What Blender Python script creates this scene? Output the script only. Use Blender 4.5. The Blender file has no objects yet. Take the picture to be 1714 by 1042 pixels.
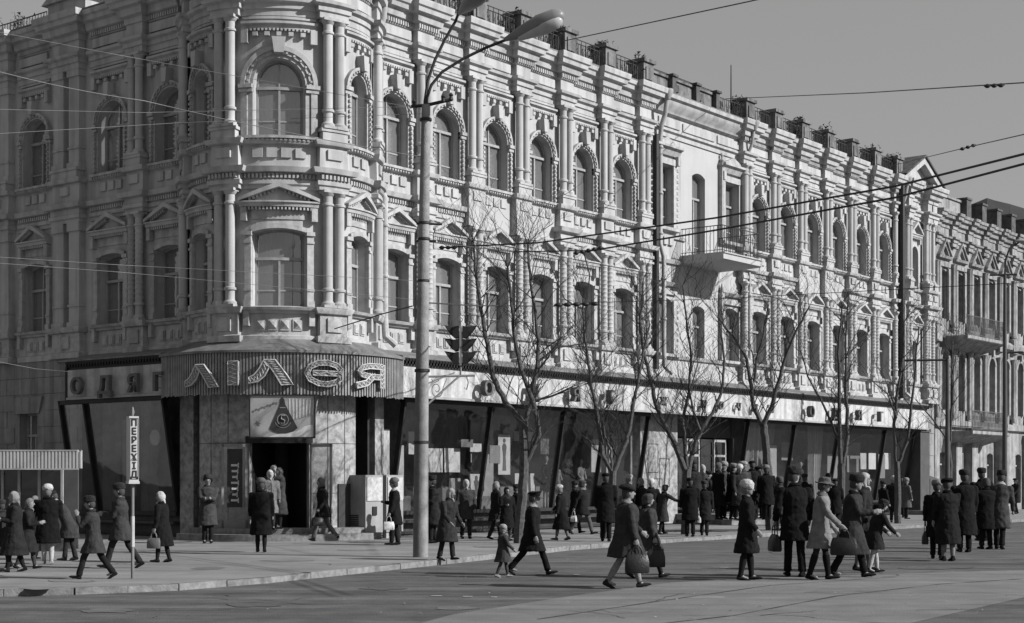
import bpy, bmesh, math, random
from mathutils import Vector, Matrix
R_ = math.radians
rnd = random.Random(7)
sc = bpy.context.scene
COL = sc.collection
# ------------------------------------------------------------------ camera
FPX, HZ, CH = 2600.0, 803.0, 1.65          # focal length and horizon in photo pixels, eye height
cd = bpy.data.cameras.new('camera'); cam = bpy.data.objects.new('camera', cd); COL.objects.link(cam)
cd.sensor_width = 36; cd.lens = 36 * FPX / 1714; cd.shift_y = (HZ - 521) / 1714
cd.clip_end = 4000; cam.location = (0, 0, CH); cam.rotation_euler = (R_(90), 0, 0); sc.camera = cam
# ------------------------------------------------------------------ light
SUN_AZ, SUN_EL = R_(-17.5), R_(31)         # bearing from +X, elevation
S = Vector((math.cos(SUN_EL) * math.cos(SUN_AZ), math.cos(SUN_EL) * math.sin(SUN_AZ), math.sin(SUN_EL)))
w = bpy.data.worlds.new('World'); sc.world = w; w.use_nodes = True
nt = w.node_tree; nt.nodes.clear()
sky = nt.nodes.new('ShaderNodeTexSky'); sky.sky_type = 'NISHITA'; sky.sun_disc = False
sky.sun_elevation = SUN_EL; sky.sun_rotation = math.atan2(S.x, S.y); sky.air_density = 1.4; sky.dust_density = 2.0
bw = nt.nodes.new('ShaderNodeRGBToBW'); pw = nt.nodes.new('ShaderNodeMath'); pw.operation = 'POWER'; pw.inputs[1].default_value = .45
ml = nt.nodes.new('ShaderNodeMath'); ml.operation = 'MULTIPLY'; ml.inputs[1].default_value = 1.45
bg = nt.nodes.new('ShaderNodeBackground'); bg.inputs[1].default_value = .1
wo = nt.nodes.new('ShaderNodeOutputWorld')
for a, b in ((sky.outputs[0], bw.inputs[0]), (bw.outputs[0], pw.inputs[0]), (pw.outputs[0], ml.inputs[0]), (ml.outputs[0], bg.inputs[0]), (bg.outputs[0], wo.inputs[0])):
    nt.links.new(a, b)
sd = bpy.data.lights.new('sun', 'SUN'); sun = bpy.data.objects.new('sun', sd); COL.objects.link(sun)
sd.energy = 5.0; sd.angle = R_(.5); sun.rotation_euler = S.to_track_quat('Z', 'Y').to_euler(); sun.location = (20, -10, 30)
vs = sc.view_settings; vs.view_transform = 'Standard'; vs.look = 'None'; vs.gamma = 1; vs.use_curve_mapping = False; vs.exposure = .45
sc.cycles.max_bounces = 5; sc.cycles.transparent_max_bounces = 12
# ------------------------------------------------------------------ materials (the photograph is black and white)
MATS = {}
def mat(name, v, rough=.8, amp=.2, scale=3.0, bump=.0, bscale=40.0, streak=0.0, spec=.3, metal=0.0, vor=0, gs=0):
    if name in MATS: return MATS[name]
    v = v * .74
    m = bpy.data.materials.new(name); m.use_nodes = True; n = m.node_tree; L = n.links.new
    p = n.nodes['Principled BSDF']; p.inputs['Roughness'].default_value = rough
    p.inputs['Specular IOR Level'].default_value = spec; p.inputs['Metallic'].default_value = metal
    g = n.nodes.new('ShaderNodeNewGeometry')
    t = n.nodes.new('ShaderNodeTexNoise'); t.inputs['Scale'].default_value = scale; t.inputs['Detail'].default_value = 7; t.inputs['Roughness'].default_value = .65
    L(g.outputs['Position'], t.inputs['Vector'])
    r = n.nodes.new('ShaderNodeMapRange'); r.inputs[1].default_value = .3; r.inputs[2].default_value = .7
    r.inputs[3].default_value = v * (1 - amp); r.inputs[4].default_value = v * (1 + amp)
    L(t.outputs[0], r.inputs[0]); out = r.outputs[0]
    if streak:
        mp = n.nodes.new('ShaderNodeMapping'); mp.inputs['Scale'].default_value = (2.2, 2.2, .16); L(g.outputs['Position'], mp.inputs[0])
        t2 = n.nodes.new('ShaderNodeTexNoise'); t2.inputs['Scale'].default_value = 1.6; t2.inputs['Detail'].default_value = 9; L(mp.outputs[0], t2.inputs['Vector'])
        r2 = n.nodes.new('ShaderNodeMapRange'); r2.inputs[1].default_value = .45; r2.inputs[2].default_value = .62; r2.inputs[3].default_value = 1; r2.inputs[4].default_value = 1 - streak
        L(t2.outputs[0], r2.inputs[0])
        mm = n.nodes.new('ShaderNodeMath'); mm.operation = 'MULTIPLY'; L(out, mm.inputs[0]); L(r2.outputs[0], mm.inputs[1]); out = mm.outputs[0]
    if gs:
        for rot_, sc_, am in ((-.905, (.05, 1.1, 1), gs), (.25, (.25, 2.2, 1), gs * .6)):
            mp = n.nodes.new('ShaderNodeMapping'); mp.inputs['Rotation'].default_value = (0, 0, rot_); mp.inputs['Scale'].default_value = sc_; L(g.outputs['Position'], mp.inputs[0])
            t2 = n.nodes.new('ShaderNodeTexNoise'); t2.inputs['Scale'].default_value = 1.0; t2.inputs['Detail'].default_value = 8; t2.inputs['Roughness'].default_value = .7; L(mp.outputs[0], t2.inputs['Vector'])
            r2 = n.nodes.new('ShaderNodeMapRange'); r2.inputs[1].default_value = .32; r2.inputs[2].default_value = .68; r2.inputs[3].default_value = 1 - am; r2.inputs[4].default_value = 1 + am * .6
            L(t2.outputs[0], r2.inputs[0]); mm = n.nodes.new('ShaderNodeMath'); mm.operation = 'MULTIPLY'; L(out, mm.inputs[0]); L(r2.outputs[0], mm.inputs[1]); out = mm.outputs[0]
    if vor:
        vo = n.nodes.new('ShaderNodeTexVoronoi'); vo.feature = 'DISTANCE_TO_EDGE'; vo.inputs['Scale'].default_value = vor; L(g.outputs['Position'], vo.inputs['Vector'])
        t3 = n.nodes.new('ShaderNodeTexNoise'); t3.inputs['Scale'].default_value = 2; L(g.outputs['Position'], t3.inputs['Vector'])
        ad = n.nodes.new('ShaderNodeVectorMath'); ad.operation = 'ADD'; L(g.outputs['Position'], ad.inputs[0]); L(t3.outputs['Color'], ad.inputs[1]); L(ad.outputs[0], vo.inputs['Vector'])
        r3 = n.nodes.new('ShaderNodeMapRange'); r3.inputs[1].default_value = 0; r3.inputs[2].default_value = .03; r3.inputs[3].default_value = .55; r3.inputs[4].default_value = 1
        L(vo.outputs[0], r3.inputs[0])
        mm = n.nodes.new('ShaderNodeMath'); mm.operation = 'MULTIPLY'; L(out, mm.inputs[0]); L(r3.outputs[0], mm.inputs[1]); out = mm.outputs[0]
    c = n.nodes.new('ShaderNodeCombineColor')
    for i in range(3): L(out, c.inputs[i])
    L(c.outputs[0], p.inputs['Base Color'])
    if bump:
        tb = n.nodes.new('ShaderNodeTexNoise'); tb.inputs['Scale'].default_value = bscale; tb.inputs['Detail'].default_value = 4; L(g.outputs['Position'], tb.inputs['Vector'])
        bp = n.nodes.new('ShaderNodeBump'); bp.inputs['Strength'].default_value = bump; bp.inputs['Distance'].default_value = .02
        L(tb.outputs[0], bp.inputs['Height']); L(bp.outputs[0], p.inputs['Normal'])
    MATS[name] = m; return m
def glass(name, tint=.55, refl=.12, base=.02):
    m = bpy.data.materials.new(name); m.use_nodes = True; n = m.node_tree; n.nodes.clear(); L = n.links.new
    o = n.nodes.new('ShaderNodeOutputMaterial'); a = n.nodes.new('ShaderNodeBsdfTransparent'); a.inputs[0].default_value = (tint,) * 3 + (1,)
    b = n.nodes.new('ShaderNodeBsdfGlossy'); b.inputs['Roughness'].default_value = .03; b.inputs[0].default_value = (.9, .9, .9, 1)
    g = n.nodes.new('ShaderNodeNewGeometry'); t = n.nodes.new('ShaderNodeTexNoise'); t.inputs['Scale'].default_value = 1.2; L(g.outputs['Position'], t.inputs['Vector'])
    bp = n.nodes.new('ShaderNodeBump'); bp.inputs['Strength'].default_value = .12; bp.inputs['Distance'].default_value = .05; L(t.outputs[0], bp.inputs['Height']); L(bp.outputs[0], b.inputs['Normal'])
    d = n.nodes.new('ShaderNodeBsdfDiffuse'); d.inputs[0].default_value = (.3, .3, .3, 1)
    x = n.nodes.new('ShaderNodeMixShader'); x.inputs[0].default_value = refl; L(a.outputs[0], x.inputs[1]); L(b.outputs[0], x.inputs[2])
    y = n.nodes.new('ShaderNodeMixShader'); y.inputs[0].default_value = base; L(x.outputs[0], y.inputs[1]); L(d.outputs[0], y.inputs[2])
    L(y.outputs[0], o.inputs[0]); return m
PL = mat('plaster', .51, .9, .10, 2.2, .4, 55, .24)
PLD = mat('plaster_worn', .49, .9, .22, 7, .5, 60, .26)
PLS = mat('plaster_repaired', .49, .9, .06, 1.0, .1, 40, .05)
STN = mat('ground_floor_stone', .3, .9, .2, 2, .4, 30, .3)
MARB = mat('marble', .33, .6, .55, 5.5, .15, 30)
SOOT_SHADE = mat('sooted_shade_stone', .10, .9, .5, 4, .5, 40)  # soot, with shade of the pedestals' dark sides added to the colour
FRW = mat('window_paint', .36, .6, .2, 6)
CUR = mat('curtain', .85, .9, .25, 1.1)
CURD = mat('curtain_dark', .6, .9, .3, 1.1)
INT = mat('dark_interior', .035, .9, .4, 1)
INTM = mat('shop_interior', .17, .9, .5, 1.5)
GL = glass('window_glass', .75, .2, .27)  # grey diffuse share stands in for reflected sky and houses opposite
GLS = glass('shop_glass', .85, .11, .02)
GLL = glass('hazy_shop_glass', .7, .2, .06)  # grey reflection haze mixed into the colour of the left shop panes
ROOF = mat('sheet_metal_roof', .20, .6, .3, 2, .1, 10, .2)
DK = mat('dark_metal', .03, .6, .3, 5)
DKB = mat('black_frame', .018, .6, .3, 5)
WH = mat('white_board', .56, .8, .2, 5, streak=.35)
WHP = mat('white_paper', .7, .8, .12, 5)
LTM = mat('light_metal', .38, .5, .15, 4)
COR = mat('corrugated_sheet', .30, .6, .35, 3)
LGR = mat('letter_face', .13, .7, .2, 6)
LRM = mat('letter_rim', .62, .5, .1, 6)
ASP = mat('asphalt', .127, .85, .3, 1.6, .8, 45, gs=.5)
ASL = mat('pale_asphalt', .205, .9, .18, 1.3, .6, 60, gs=.25)
SW = mat('pavement_asphalt', .262, .9, .2, .9, .5, 50, gs=.25)
KRB = mat('kerb_stone', .235, .85, .4, 7, .6, 30)
CON = mat('concrete', .30, .85, .3, 4, .6, 40, .45)
BARK = mat('bark', .09, .95, .5, 14, .6, 80)
TWG = mat('twig_bark', .055, .95, .4, 14)
WEED = mat('dry_weeds', .05, .9, .5, 6)
SKIN = mat('skin', .25, .6, .12, 12)
HAIR = mat('hair', .05, .8, .3, 40)
WIRE = mat('wire', .05, .6, .1, 5)
WIREL = mat('sunlit_wire', .17, .5, .1, 5)  # sunlight on these wires is put into a paler wire colour
IRON = mat('wrought_iron', .05, .7, .3, 9)
def cloth(v):
    v = v * .6 if v < .12 else v * .85
    return mat('cloth_%03d' % round(v * 1000), v, .95, .3, 9, .6, 90, spec=.1)
# ------------------------------------------------------------------ mesh builder
class B:
    def __init__(s): s.v = []; s.f = []
    def add(s, vs, fs):
        o = len(s.v); s.v += [tuple(p) for p in vs]; s.f += [tuple(i + o for i in q) for q in fs]; return s
    def box(s, x0, x1, d0, d1, z0, z1):      # d = distance outwards (local y = -d)
        a = [(x, -d, z) for z in (z0, z1) for d in (d0, d1) for x in (x0, x1)]
        return s.add(a, [(0, 1, 3, 2), (4, 6, 7, 5), (0, 4, 5, 1), (2, 3, 7, 6), (0, 2, 6, 4), (1, 5, 7, 3)])
    def ext(s, prof, x0, x1):
        n = len(prof); a = [(x0, -d, z) for d, z in prof] + [(x1, -d, z) for d, z in prof]
        return s.add(a, [tuple(range(n)), tuple(range(2 * n - 1, n - 1, -1))] + [(i, i + n, (i + 1) % n + n, (i + 1) % n) for i in range(n)])
    def prism(s, poly, d0, d1):
        n = len(poly); a = [(x, -d0, z) for x, z in poly] + [(x, -d1, z) for x, z in poly]
        return s.add(a, [tuple(range(n)), tuple(range(2 * n - 1, n - 1, -1))] + [(i, i + n, (i + 1) % n + n, (i + 1) % n) for i in range(n)])
    def lathe(s, cx, cd, prof, n=12):
        a = []; f = []
        for r, z in prof:
            for k in range(n): t = 2 * math.pi * k / n; a.append((cx + r * math.cos(t), -cd + r * math.sin(t), z))
        for j in range(len(prof) - 1):
            for k in range(n): f.append((j * n + k, j * n + (k + 1) % n, (j + 1) * n + (k + 1) % n, (j + 1) * n + k))
        f.append(tuple(range(n - 1, -1, -1))); m = (len(prof) - 1) * n; f.append(tuple(range(m, m + n)))
        return s.add(a, f)
    def ring(s, xc, zc, r0, r1, d0, d1, a0=0, a1=180, n=16, sz=1.0):
        a = []; f = []
        for k in range(n + 1):
            t = R_(a0 + (a1 - a0) * k / n); c, q = math.cos(t), math.sin(t) * sz
            a += [(xc + r0 * c, -d0, zc + r0 * q), (xc + r1 * c, -d0, zc + r1 * q), (xc + r1 * c, -d1, zc + r1 * q), (xc + r0 * c, -d1, zc + r0 * q)]
        for k in range(n):
            o = 4 * k
            for i in range(4): f.append((o + i, o + (i + 1) % 4, o + 4 + (i + 1) % 4, o + 4 + i))
        f += [(0, 1, 2, 3), (4 * n + 3, 4 * n + 2, 4 * n + 1, 4 * n)]
        return s.add(a, f)
    def tube(s, pts, rad, n=7):
        P = [Vector(p) for p in pts]; rad = rad if isinstance(rad, (list, tuple)) else [rad] * len(P)
        a = []; f = []; up = None
        for i, p in enumerate(P):
            t = (P[min(i + 1, len(P) - 1)] - P[max(i - 1, 0)])
            t = t.normalized() if t.length > 1e-9 else Vector((0, 0, 1))
            if up is None: up = t.orthogonal().normalized()
            u = (up - t * up.dot(t)); u = u.normalized() if u.length > 1e-6 else t.orthogonal().normalized(); up = u; q = t.cross(u)
            for k in range(n):
                an = 2 * math.pi * k / n; a.append(p + (u * math.cos(an) + q * math.sin(an)) * rad[i])
        for j in range(len(P) - 1):
            for k in range(n): f.append((j * n + k, j * n + (k + 1) % n, (j + 1) * n + (k + 1) % n, (j + 1) * n + k))
        f.append(tuple(range(n - 1, -1, -1))); m = (len(P) - 1) * n; f.append(tuple(range(m, m + n)))
        return s.add(a, f)
    def rings(s, R):                          # loft of equally long rings, closed with caps
        n = len(R[0]); a = [p for r in R for p in r]; f = []
        for j in range(len(R) - 1):
            for k in range(n): f.append((j * n + k, j * n + (k + 1) % n, (j + 1) * n + (k + 1) % n, (j + 1) * n + k))
        f.append(tuple(range(n - 1, -1, -1))); m = (len(R) - 1) * n; f.append(tuple(range(m, m + n)))
        return s.add(a, f)
    def ell(s, c, r, n=12, m=8, rot=None):
        R = []
        for j in range(1, m):
            ph = -math.pi / 2 + math.pi * j / m
            q = [Vector((r[0] * math.cos(ph) * math.cos(2 * math.pi * k / n), r[1] * math.cos(ph) * math.sin(2 * math.pi * k / n), r[2] * math.sin(ph))) for k in range(n)]
            if rot: q = [rot @ p for p in q]
            R.append([p + Vector(c) for p in q])
        return s.rings(R)
def mesh(b, name, m=None, smooth=True, ang=.7, flip=True):
    me = bpy.data.meshes.new(name); me.from_pydata([tuple(p) for p in b.v], [], b.f)
    if flip:
        bm = bmesh.new(); bm.from_mesh(me); bmesh.ops.recalc_face_normals(bm, faces=bm.faces); bm.to_mesh(me); bm.free()
    if smooth: me.shade_smooth(); me.set_sharp_from_angle(angle=ang)
    if m: me.materials.append(m)
    return me
WM = {}
def tag(o, label=None, cat=None, group=None, kind=None):
    for k, v in (('label', label), ('category', cat), ('group', group), ('kind', kind)):
        if v: o[k] = v
    return o
def link(name, me, parent=None, world=None, kind=None):
    o = bpy.data.objects.new(name, me); COL.objects.link(o)
    world = world or Matrix()
    if parent is not None:
        o.parent = parent; o.matrix_local = WM[parent.name].inverted() @ world
    else: o.matrix_local = world
    WM[o.name] = world
    if kind: o['kind'] = kind
    return o
def thing(name, loc, label, cat, group=None, rz=0):
    o = link(name, None, None, Matrix.Translation(loc) @ Matrix.Rotation(rz, 4, 'Z')); o.empty_display_size = .3
    return tag(o, label, cat, group)
def part(name, b, m, parent, world=None, kind=None, smooth=True, ang=.7):
    return link(name, mesh(b, name, m, smooth, ang), parent, world if world is not None else WM[parent.name], kind)
# pixel helpers: where a pixel's ray meets a horizontal plane / a depth
def gp(px, y, z=0.0): D = FPX * (CH - z) / (y - HZ); return Vector(((px - 857) / FPX * D, D, z))
def at(px, y, D): return Vector(((px - 857) / FPX * D, D, CH + (HZ - y) * D / FPX))
# ------------------------------------------------------------------ facade frames
C = Vector((-6.29, 42.45, 0)); RT = 2.45; OFF = 1.58
dR = Vector((.618, .786, 0)).normalized(); nR = Vector((.786, -.618, 0)).normalized()
nL = Vector((-.618, -.786, 0)).normalized(); eL = Vector((.786, -.618, 0)).normalized()
bis = (nR + nL).normalized()
def frame(x, n, o): return Matrix(((x.x, -n.x, 0, o.x), (x.y, -n.y, 0, o.y), (0, 0, 1, o.z), (0, 0, 0, 1)))
class Flat:
    def __init__(s, x, n, o): s.M = frame(x, n, o); s.cache = {}; s.x = x; s.n = n; s.o = o
    def put(s, name, key, fn, x, m, parent, z=0, kind=None, smooth=True):
        if key is None or key not in SH:
            b = B(); fn(b); me = mesh(b, name, m, smooth)
            if key is not None: SH[key] = me
        else: me = SH[key]
        return link(name, me, parent, s.M @ Matrix.Translation((x, 0, z)), kind)
    def sx(s, px, d=0):                      # facade coordinate under a pixel column, d metres proud
        u = (px - 857) / FPX; q = s.o + s.n * d
        return (u * q.y - q.x) / (s.x.x - u * s.x.y)
    def pt(s, x, d, z): return s.o + s.x * x + s.n * d + Vector((0, 0, z))
class Bent(Flat):
    def __init__(s, c, r, b): s.c = c; s.r = r; s.b = b; s.e = Vector((-b.y, b.x, 0)); s.M = Matrix.Translation(c)
    def pt(s, x, d, z): t = x / s.r; return s.c + (s.b * math.cos(t) + s.e * math.sin(t)) * (s.r + d) + Vector((0, 0, z))
    def put(s, name, key, fn, x, m, parent, z=0, kind=None, smooth=True):
        b = B(); fn(b); me = mesh(b, name, m, False)
        bm = bmesh.new(); bm.from_mesh(me); xs = [v.co.x for v in bm.verts]; x0, x1 = min(xs), max(xs)
        st = s.r * .06; k = math.ceil(x0 / st)
        if x1 - x0 > .3:
            while k * st < x1:
                bmesh.ops.bisect_plane(bm, geom=bm.verts[:] + bm.edges[:] + bm.faces[:], plane_co=(k * st, 0, 0), plane_no=(1, 0, 0)); k += 1
        for v in bm.verts: v.co = s.pt(v.co.x + x, -v.co.y, v.co.z + z) - s.c
        bm.to_mesh(me); bm.free()
        if smooth: me.shade_smooth(); me.set_sharp_from_angle(angle=.5)
        return link(name, me, parent, s.M, kind)
SH = {}
FR = Flat(dR, nR, C + nR * OFF); FL = Flat(eL, nL, C + nL * OFF); FT = Bent(C, RT, bis)
# ------------------------------------------------------------------ ground
def sheet(name, pts, z, m, label=None):
    b = B(); b.add([(p[0], p[1], z) for p in pts], [tuple(range(len(pts)))])
    o = link(name, mesh(b, name, m, False), None, None, 'structure'); return o
b = B(); N = 24
for j in range(N + 1):
    for i in range(N + 1): b.v.append((-900 + 1800 * i / N, -300 + 1800 * j / N, 0))
for j in range(N):
    for i in range(N): b.f.append((j * (N + 1) + i, j * (N + 1) + i + 1, (j + 1) * (N + 1) + i + 1, (j + 1) * (N + 1) + i))
link('road', mesh(b, 'road', ASP, False), None, None, 'structure')
KW = 7.5                                      # pavement width in front of the long facade
kerb = [(-60, 9.5), (-20, 18.2), (-10, 21.2), (-7.2, 22.0), (-5.4, 22.9), (-4.2, 25.2), (-3.2, 27.6), (-1.7, 30.2), (-.4, 32.6), (1.5, 37.0)]
kerb = kerb[:4] + [(-6.3, 22.35), (-5.0, 23.2), (-3.9, 24.9), (-2.9, 27.0), (-1.7, 29.6), (-.2, 32.9), (1.3, 36.4)]
for s in range(6, 140, 8):
    p = FR.pt(s, KW, 0); kerb.append((p.x, p.y))
SWZ = .10
far = [(250, 260), (-200, 300), (-200, 9.5)]
sheet('pavement', kerb + far, SWZ, SW)
KR2 = mat('kerb_stone_dark', .2, .85, .45, 6, .6, 30)
kb = thing('kerb', (kerb[3][0], kerb[3][1], 0), 'pale worn kerb stones edging the pavement round the corner', 'kerb'); kb['kind'] = 'structure'; del kb['category']
kp = [Vector((x, y, 0)) for x, y in kerb]
acc = 0; cnt = 0
for i in range(2, len(kp) - 8):
    a, c = kp[i], kp[i + 1]; L = (c - a).length; n = max(1, round(L / 1.0)); t = (c - a).normalized(); nn = Vector((t.y, -t.x, 0))
    for k in range(n):
        if cnt >= 120: break
        p = a.lerp(c, k / n) + t * .004; q = a.lerp(c, (k + 1) / n) - t * .004; h = SWZ + .006 + rnd.uniform(-.012, .006); o_ = rnd.uniform(-.02, .012)
        b = B(); v = [p + nn * (o_ + .05), q + nn * (o_ + .05), q - nn * .14, p - nn * .14]
        b.add([(x.x, x.y, -.02) for x in v] + [(x.x, x.y, h) for x in v], [(3, 2, 1, 0), (4, 5, 6, 7)] + [(j, (j + 1) % 4, (j + 1) % 4 + 4, j + 4) for j in range(4)])
        part('kerb_stone', b, KRB, kb, Matrix(), smooth=False); cnt += 1
        if rnd.random() < .3: kb.children[-1].data.materials[0] = KR2
# pale strip of old paving in the road with its seams
inn = [gp(x, y) for x, y in ((640, 1060), (760, 1028), (967, 996), (1129, 974.5), (1282, 967), (1457, 962), (1714, 954), (2000, 948))]
oth = [gp(x, y) for x, y in ((2000, 985), (1714, 1000), (1450, 1060), (1300, 1200), (500, 1200))]
sheet('pale_paving_strip', inn + oth, .004, ASL)
def ribbon(name, pts, wd, z, m, kind='structure', jit=0):
    P = [Vector((p[0], p[1], z)) for p in pts]; b = B()
    for i, p in enumerate(P):
        t = (P[min(i + 1, len(P) - 1)] - P[max(i - 1, 0)]).normalized(); n = Vector((t.y, -t.x, 0)) * wd * (1 + rnd.uniform(-jit, jit)) / 2
        b.v += [tuple(p - n), tuple(p + n)]
    for i in range(len(P) - 1): b.f.append((2 * i, 2 * i + 1, 2 * i + 3, 2 * i + 2))
    return link(name, mesh(b, name, m, False), None, None, kind)
def dense(pts, k=6): return [pts[i].lerp(pts[i + 1], j / k) for i in range(len(pts) - 1) for j in range(k)] + [pts[-1]]
TAR = mat('tar_seam', .05, .8, .3, 9)
ribbon('tar_seam', dense([gp(900, 1037), gp(1080, 1010), gp(1290, 980), (gp(1500, 966))], 8), .03, .009, TAR, jit=.6)
ribbon('tar_seam', dense([gp(1100, 1045), gp(1227, 1031), gp(1400, 998), gp(1572, 978), gp(1714, 969)], 8), .035, .009, TAR, jit=.8)
ribbon('rail_groove', dense([gp(1240, 951), gp(1480, 942), gp(1714, 935)], 6), .05, .009, TAR, jit=.4)
MK = mat('worn_road_paint', .42, .9, .4, 12)
for x, y, l in ((722, 998, 18), (775, 999, 16), (822, 1000, 10), (1205, 950, 14), (1255, 952, 10), (960, 962, 10)):
    ribbon('road_marking', [gp(x, y), gp(x + l, y)], .1, .011, MK)
# cracks and a darker patch on the pavement and road
CRK = mat('crack', .07, .9, .3, 9)
for k in range(26):
    x = rnd.uniform(60, 1650); y = rnd.uniform(945, 978) if k % 2 else rnd.uniform(985, 1036)
    p = gp(x, y, 0); on = k % 2 == 1 and x < 420
    z = SWZ + .004 if on else .009
    if not on and x < 700 and y < 990: continue
    pts = [p]; a = rnd.uniform(-.6, .6)
    for q in range(10): a += rnd.uniform(-.6, .6); pts.append(pts[-1] + Vector((math.cos(a), math.sin(a), 0)) * rnd.uniform(.1, .3))
    ribbon('crack', pts, .018, z, CRK, jit=.6)
sheet('asphalt_patch', [gp(x, y, SWZ) for x, y in ((318, 952), (330, 949.5), (362, 948.5), (378, 950), (366, 953), (335, 953.5))], SWZ + .004, mat('dark_patch', .15, .9, .3, 3))
for k, (x, y, a, c_, v) in enumerate(((420, 1012, 60, 5, .1), (180, 1022, 50, 5, .14), (640, 985, 40, 3, .105), (900, 960, 60, 3, .1), (1080, 935, 40, 3, .15), (1330, 925, 60, 3, .1), (1560, 950, 70, 3, .11), (1050, 1022, 50, 5, .17), (1420, 990, 80, 4, .17), (760, 1018, 45, 4, .15), (1640, 908, 50, 2, .15), (1180, 1000, 40, 3, .24))):
    q = [gp(x + a * math.cos(t) * rnd.uniform(.6, 1.1), y + c_ * math.sin(t) * rnd.uniform(.6, 1.1)) for t in [j * math.pi / 7 for j in range(14)]]
    sheet('asphalt_patch', q, .0066, mat('road_patch_%02d' % (v * 100), v, .8, .3, 3, .5, 50))
for k, (x, y, a, c_, v) in enumerate(((120, 972, 50, 3, .22), (300, 925, 60, 2, .24), (480, 938, 50, 2, .2), (590, 920, 40, 2, .24), (60, 985, 30, 2, .2), (820, 915, 30, 1.5, .2))):
    q = [gp(x + a * math.cos(t) * rnd.uniform(.6, 1.1), y + c_ * math.sin(t) * rnd.uniform(.6, 1.1), SWZ) for t in [j * math.pi / 7 for j in range(14)]]
    sheet('asphalt_patch', q, SWZ + .006, mat('road_patch_%02d' % (v * 100), v, .8, .3, 3, .5, 50))
b = B()
for k in range(260):
    x = rnd.uniform(20, 1700); y = rnd.uniform(905, 1038); on = y < 930 or (x < 400 and y < 980); z = SWZ + .008 if on and x < 800 else .012
    if not on and x < 700 and y < 985: continue
    if on and x > 800: continue
    p = gp(x, y, z); r = rnd.uniform(.008, .03); b.add([(p.x + r * rnd.uniform(-1, 1), p.y + r * rnd.uniform(-1, 1), z + rnd.uniform(0, .012)) for _ in range(4)], [(0, 1, 2, 3)])
link('litter', mesh(b, 'litter', mat('litter_grey', .4, .9, .6, 30), False), None, None, 'stuff')
# hill
b = B(); prof = [(1560, 372), (1600, 352), (1622, 343), (1640, 336), (1652, 331), (1665, 335), (1690, 341), (1720, 350), (1800, 352), (1900, 372), (2100, 420), (2500, 520)]
for j, D in enumerate((330, 420, 520)):
    for i, (x, y) in enumerate(prof):
        q = at(x, y, 420); t = 0 if j != 1 else 1
        b.v.append((q.x * (D / 420), D, (q.z * t) if t else -2 + (6 * rnd.random())))
n = len(prof)
for j in range(2):
    for i in range(n - 1): b.f.append((j * n + i, j * n + i + 1, (j + 1) * n + i + 1, (j + 1) * n + i))
link('hill', mesh(b, 'hill', mat('wooded_hill', .045, 1, .3, .05), False), None, None, 'structure')
# ------------------------------------------------------------------ the corner building
BLD = thing('corner_building', C, 'ornate two-storey-over-shops plaster building with round corner bay and long sunlit facade', 'building')
UPPER = [(-.05, 13.6), (.06, 13.6), (.06, 13.76), (.11, 13.78), (.11, 13.9), (.2, 13.95), (.22, 14.03), (.03, 14.08), (.03, 14.42), (.08, 14.44), (.08, 14.6), (.2, 14.64), (.24, 14.82), (.36, 14.86), (.38, 14.98), (.44, 15.02), (.46, 15.15), (-.05, 15.2)]
UPLAIN = [(-.05, 13.75), (.05, 13.75), (.05, 13.9), (.14, 13.95), (.14, 14.02), (.02, 14.05), (.02, 14.5), (.16, 14.56), (.2, 14.66), (.36, 14.78), (.4, 14.95), (.5, 15.0), (.52, 15.13), (-.05, 15.18)]
MID = [(-.05, 9.15), (.05, 9.15), (.05, 9.24), (.1, 9.27), (.1, 9.37), (.06, 9.4), (.06, 9.54), (.2, 9.57), (.24, 9.7), (.04, 9.74), (.02, 10.28), (.12, 10.31), (.16, 10.41), (-.05, 10.43)]
MIDP = [(-.05, 9.18), (.05, 9.18), (.05, 10.28), (.12, 10.31), (.16, 10.41), (-.05, 10.43)]
LOW = [(-.05, 5.2), (.1, 5.2), (.1, 5.36), (.02, 5.39), (.02, 5.93), (.1, 5.95), (.15, 6.06), (-.05, 6.1)]
def pushed(pr, o): return [(d if d < 0 else d + o, z) for d, z in pr]
def ressaut(b, pr, h, off):
    p = [q for q in pr if q[0] > 0]; p = [(p[0][0], pr[0][1])] + p + [(p[-1][0], pr[-1][1])]
    b.rings([[(-h - d, .04, z), (-h - d, -d - off, z), (h + d, -d - off, z), (h + d, .04, z)] for d, z in p])
def arc(hw, zs, rise, n=14):
    if rise >= hw * .99: return [(hw * math.cos(math.pi * k / n), zs + hw * math.sin(math.pi * k / n)) for k in range(n + 1)]
    r = (hw * hw + rise * rise) / (2 * rise); a = math.asin(hw / r)
    return [(r * math.sin(a - 2 * a * k / n), zs + rise - r + r * math.cos(a - 2 * a * k / n)) for k in range(n + 1)]
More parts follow.
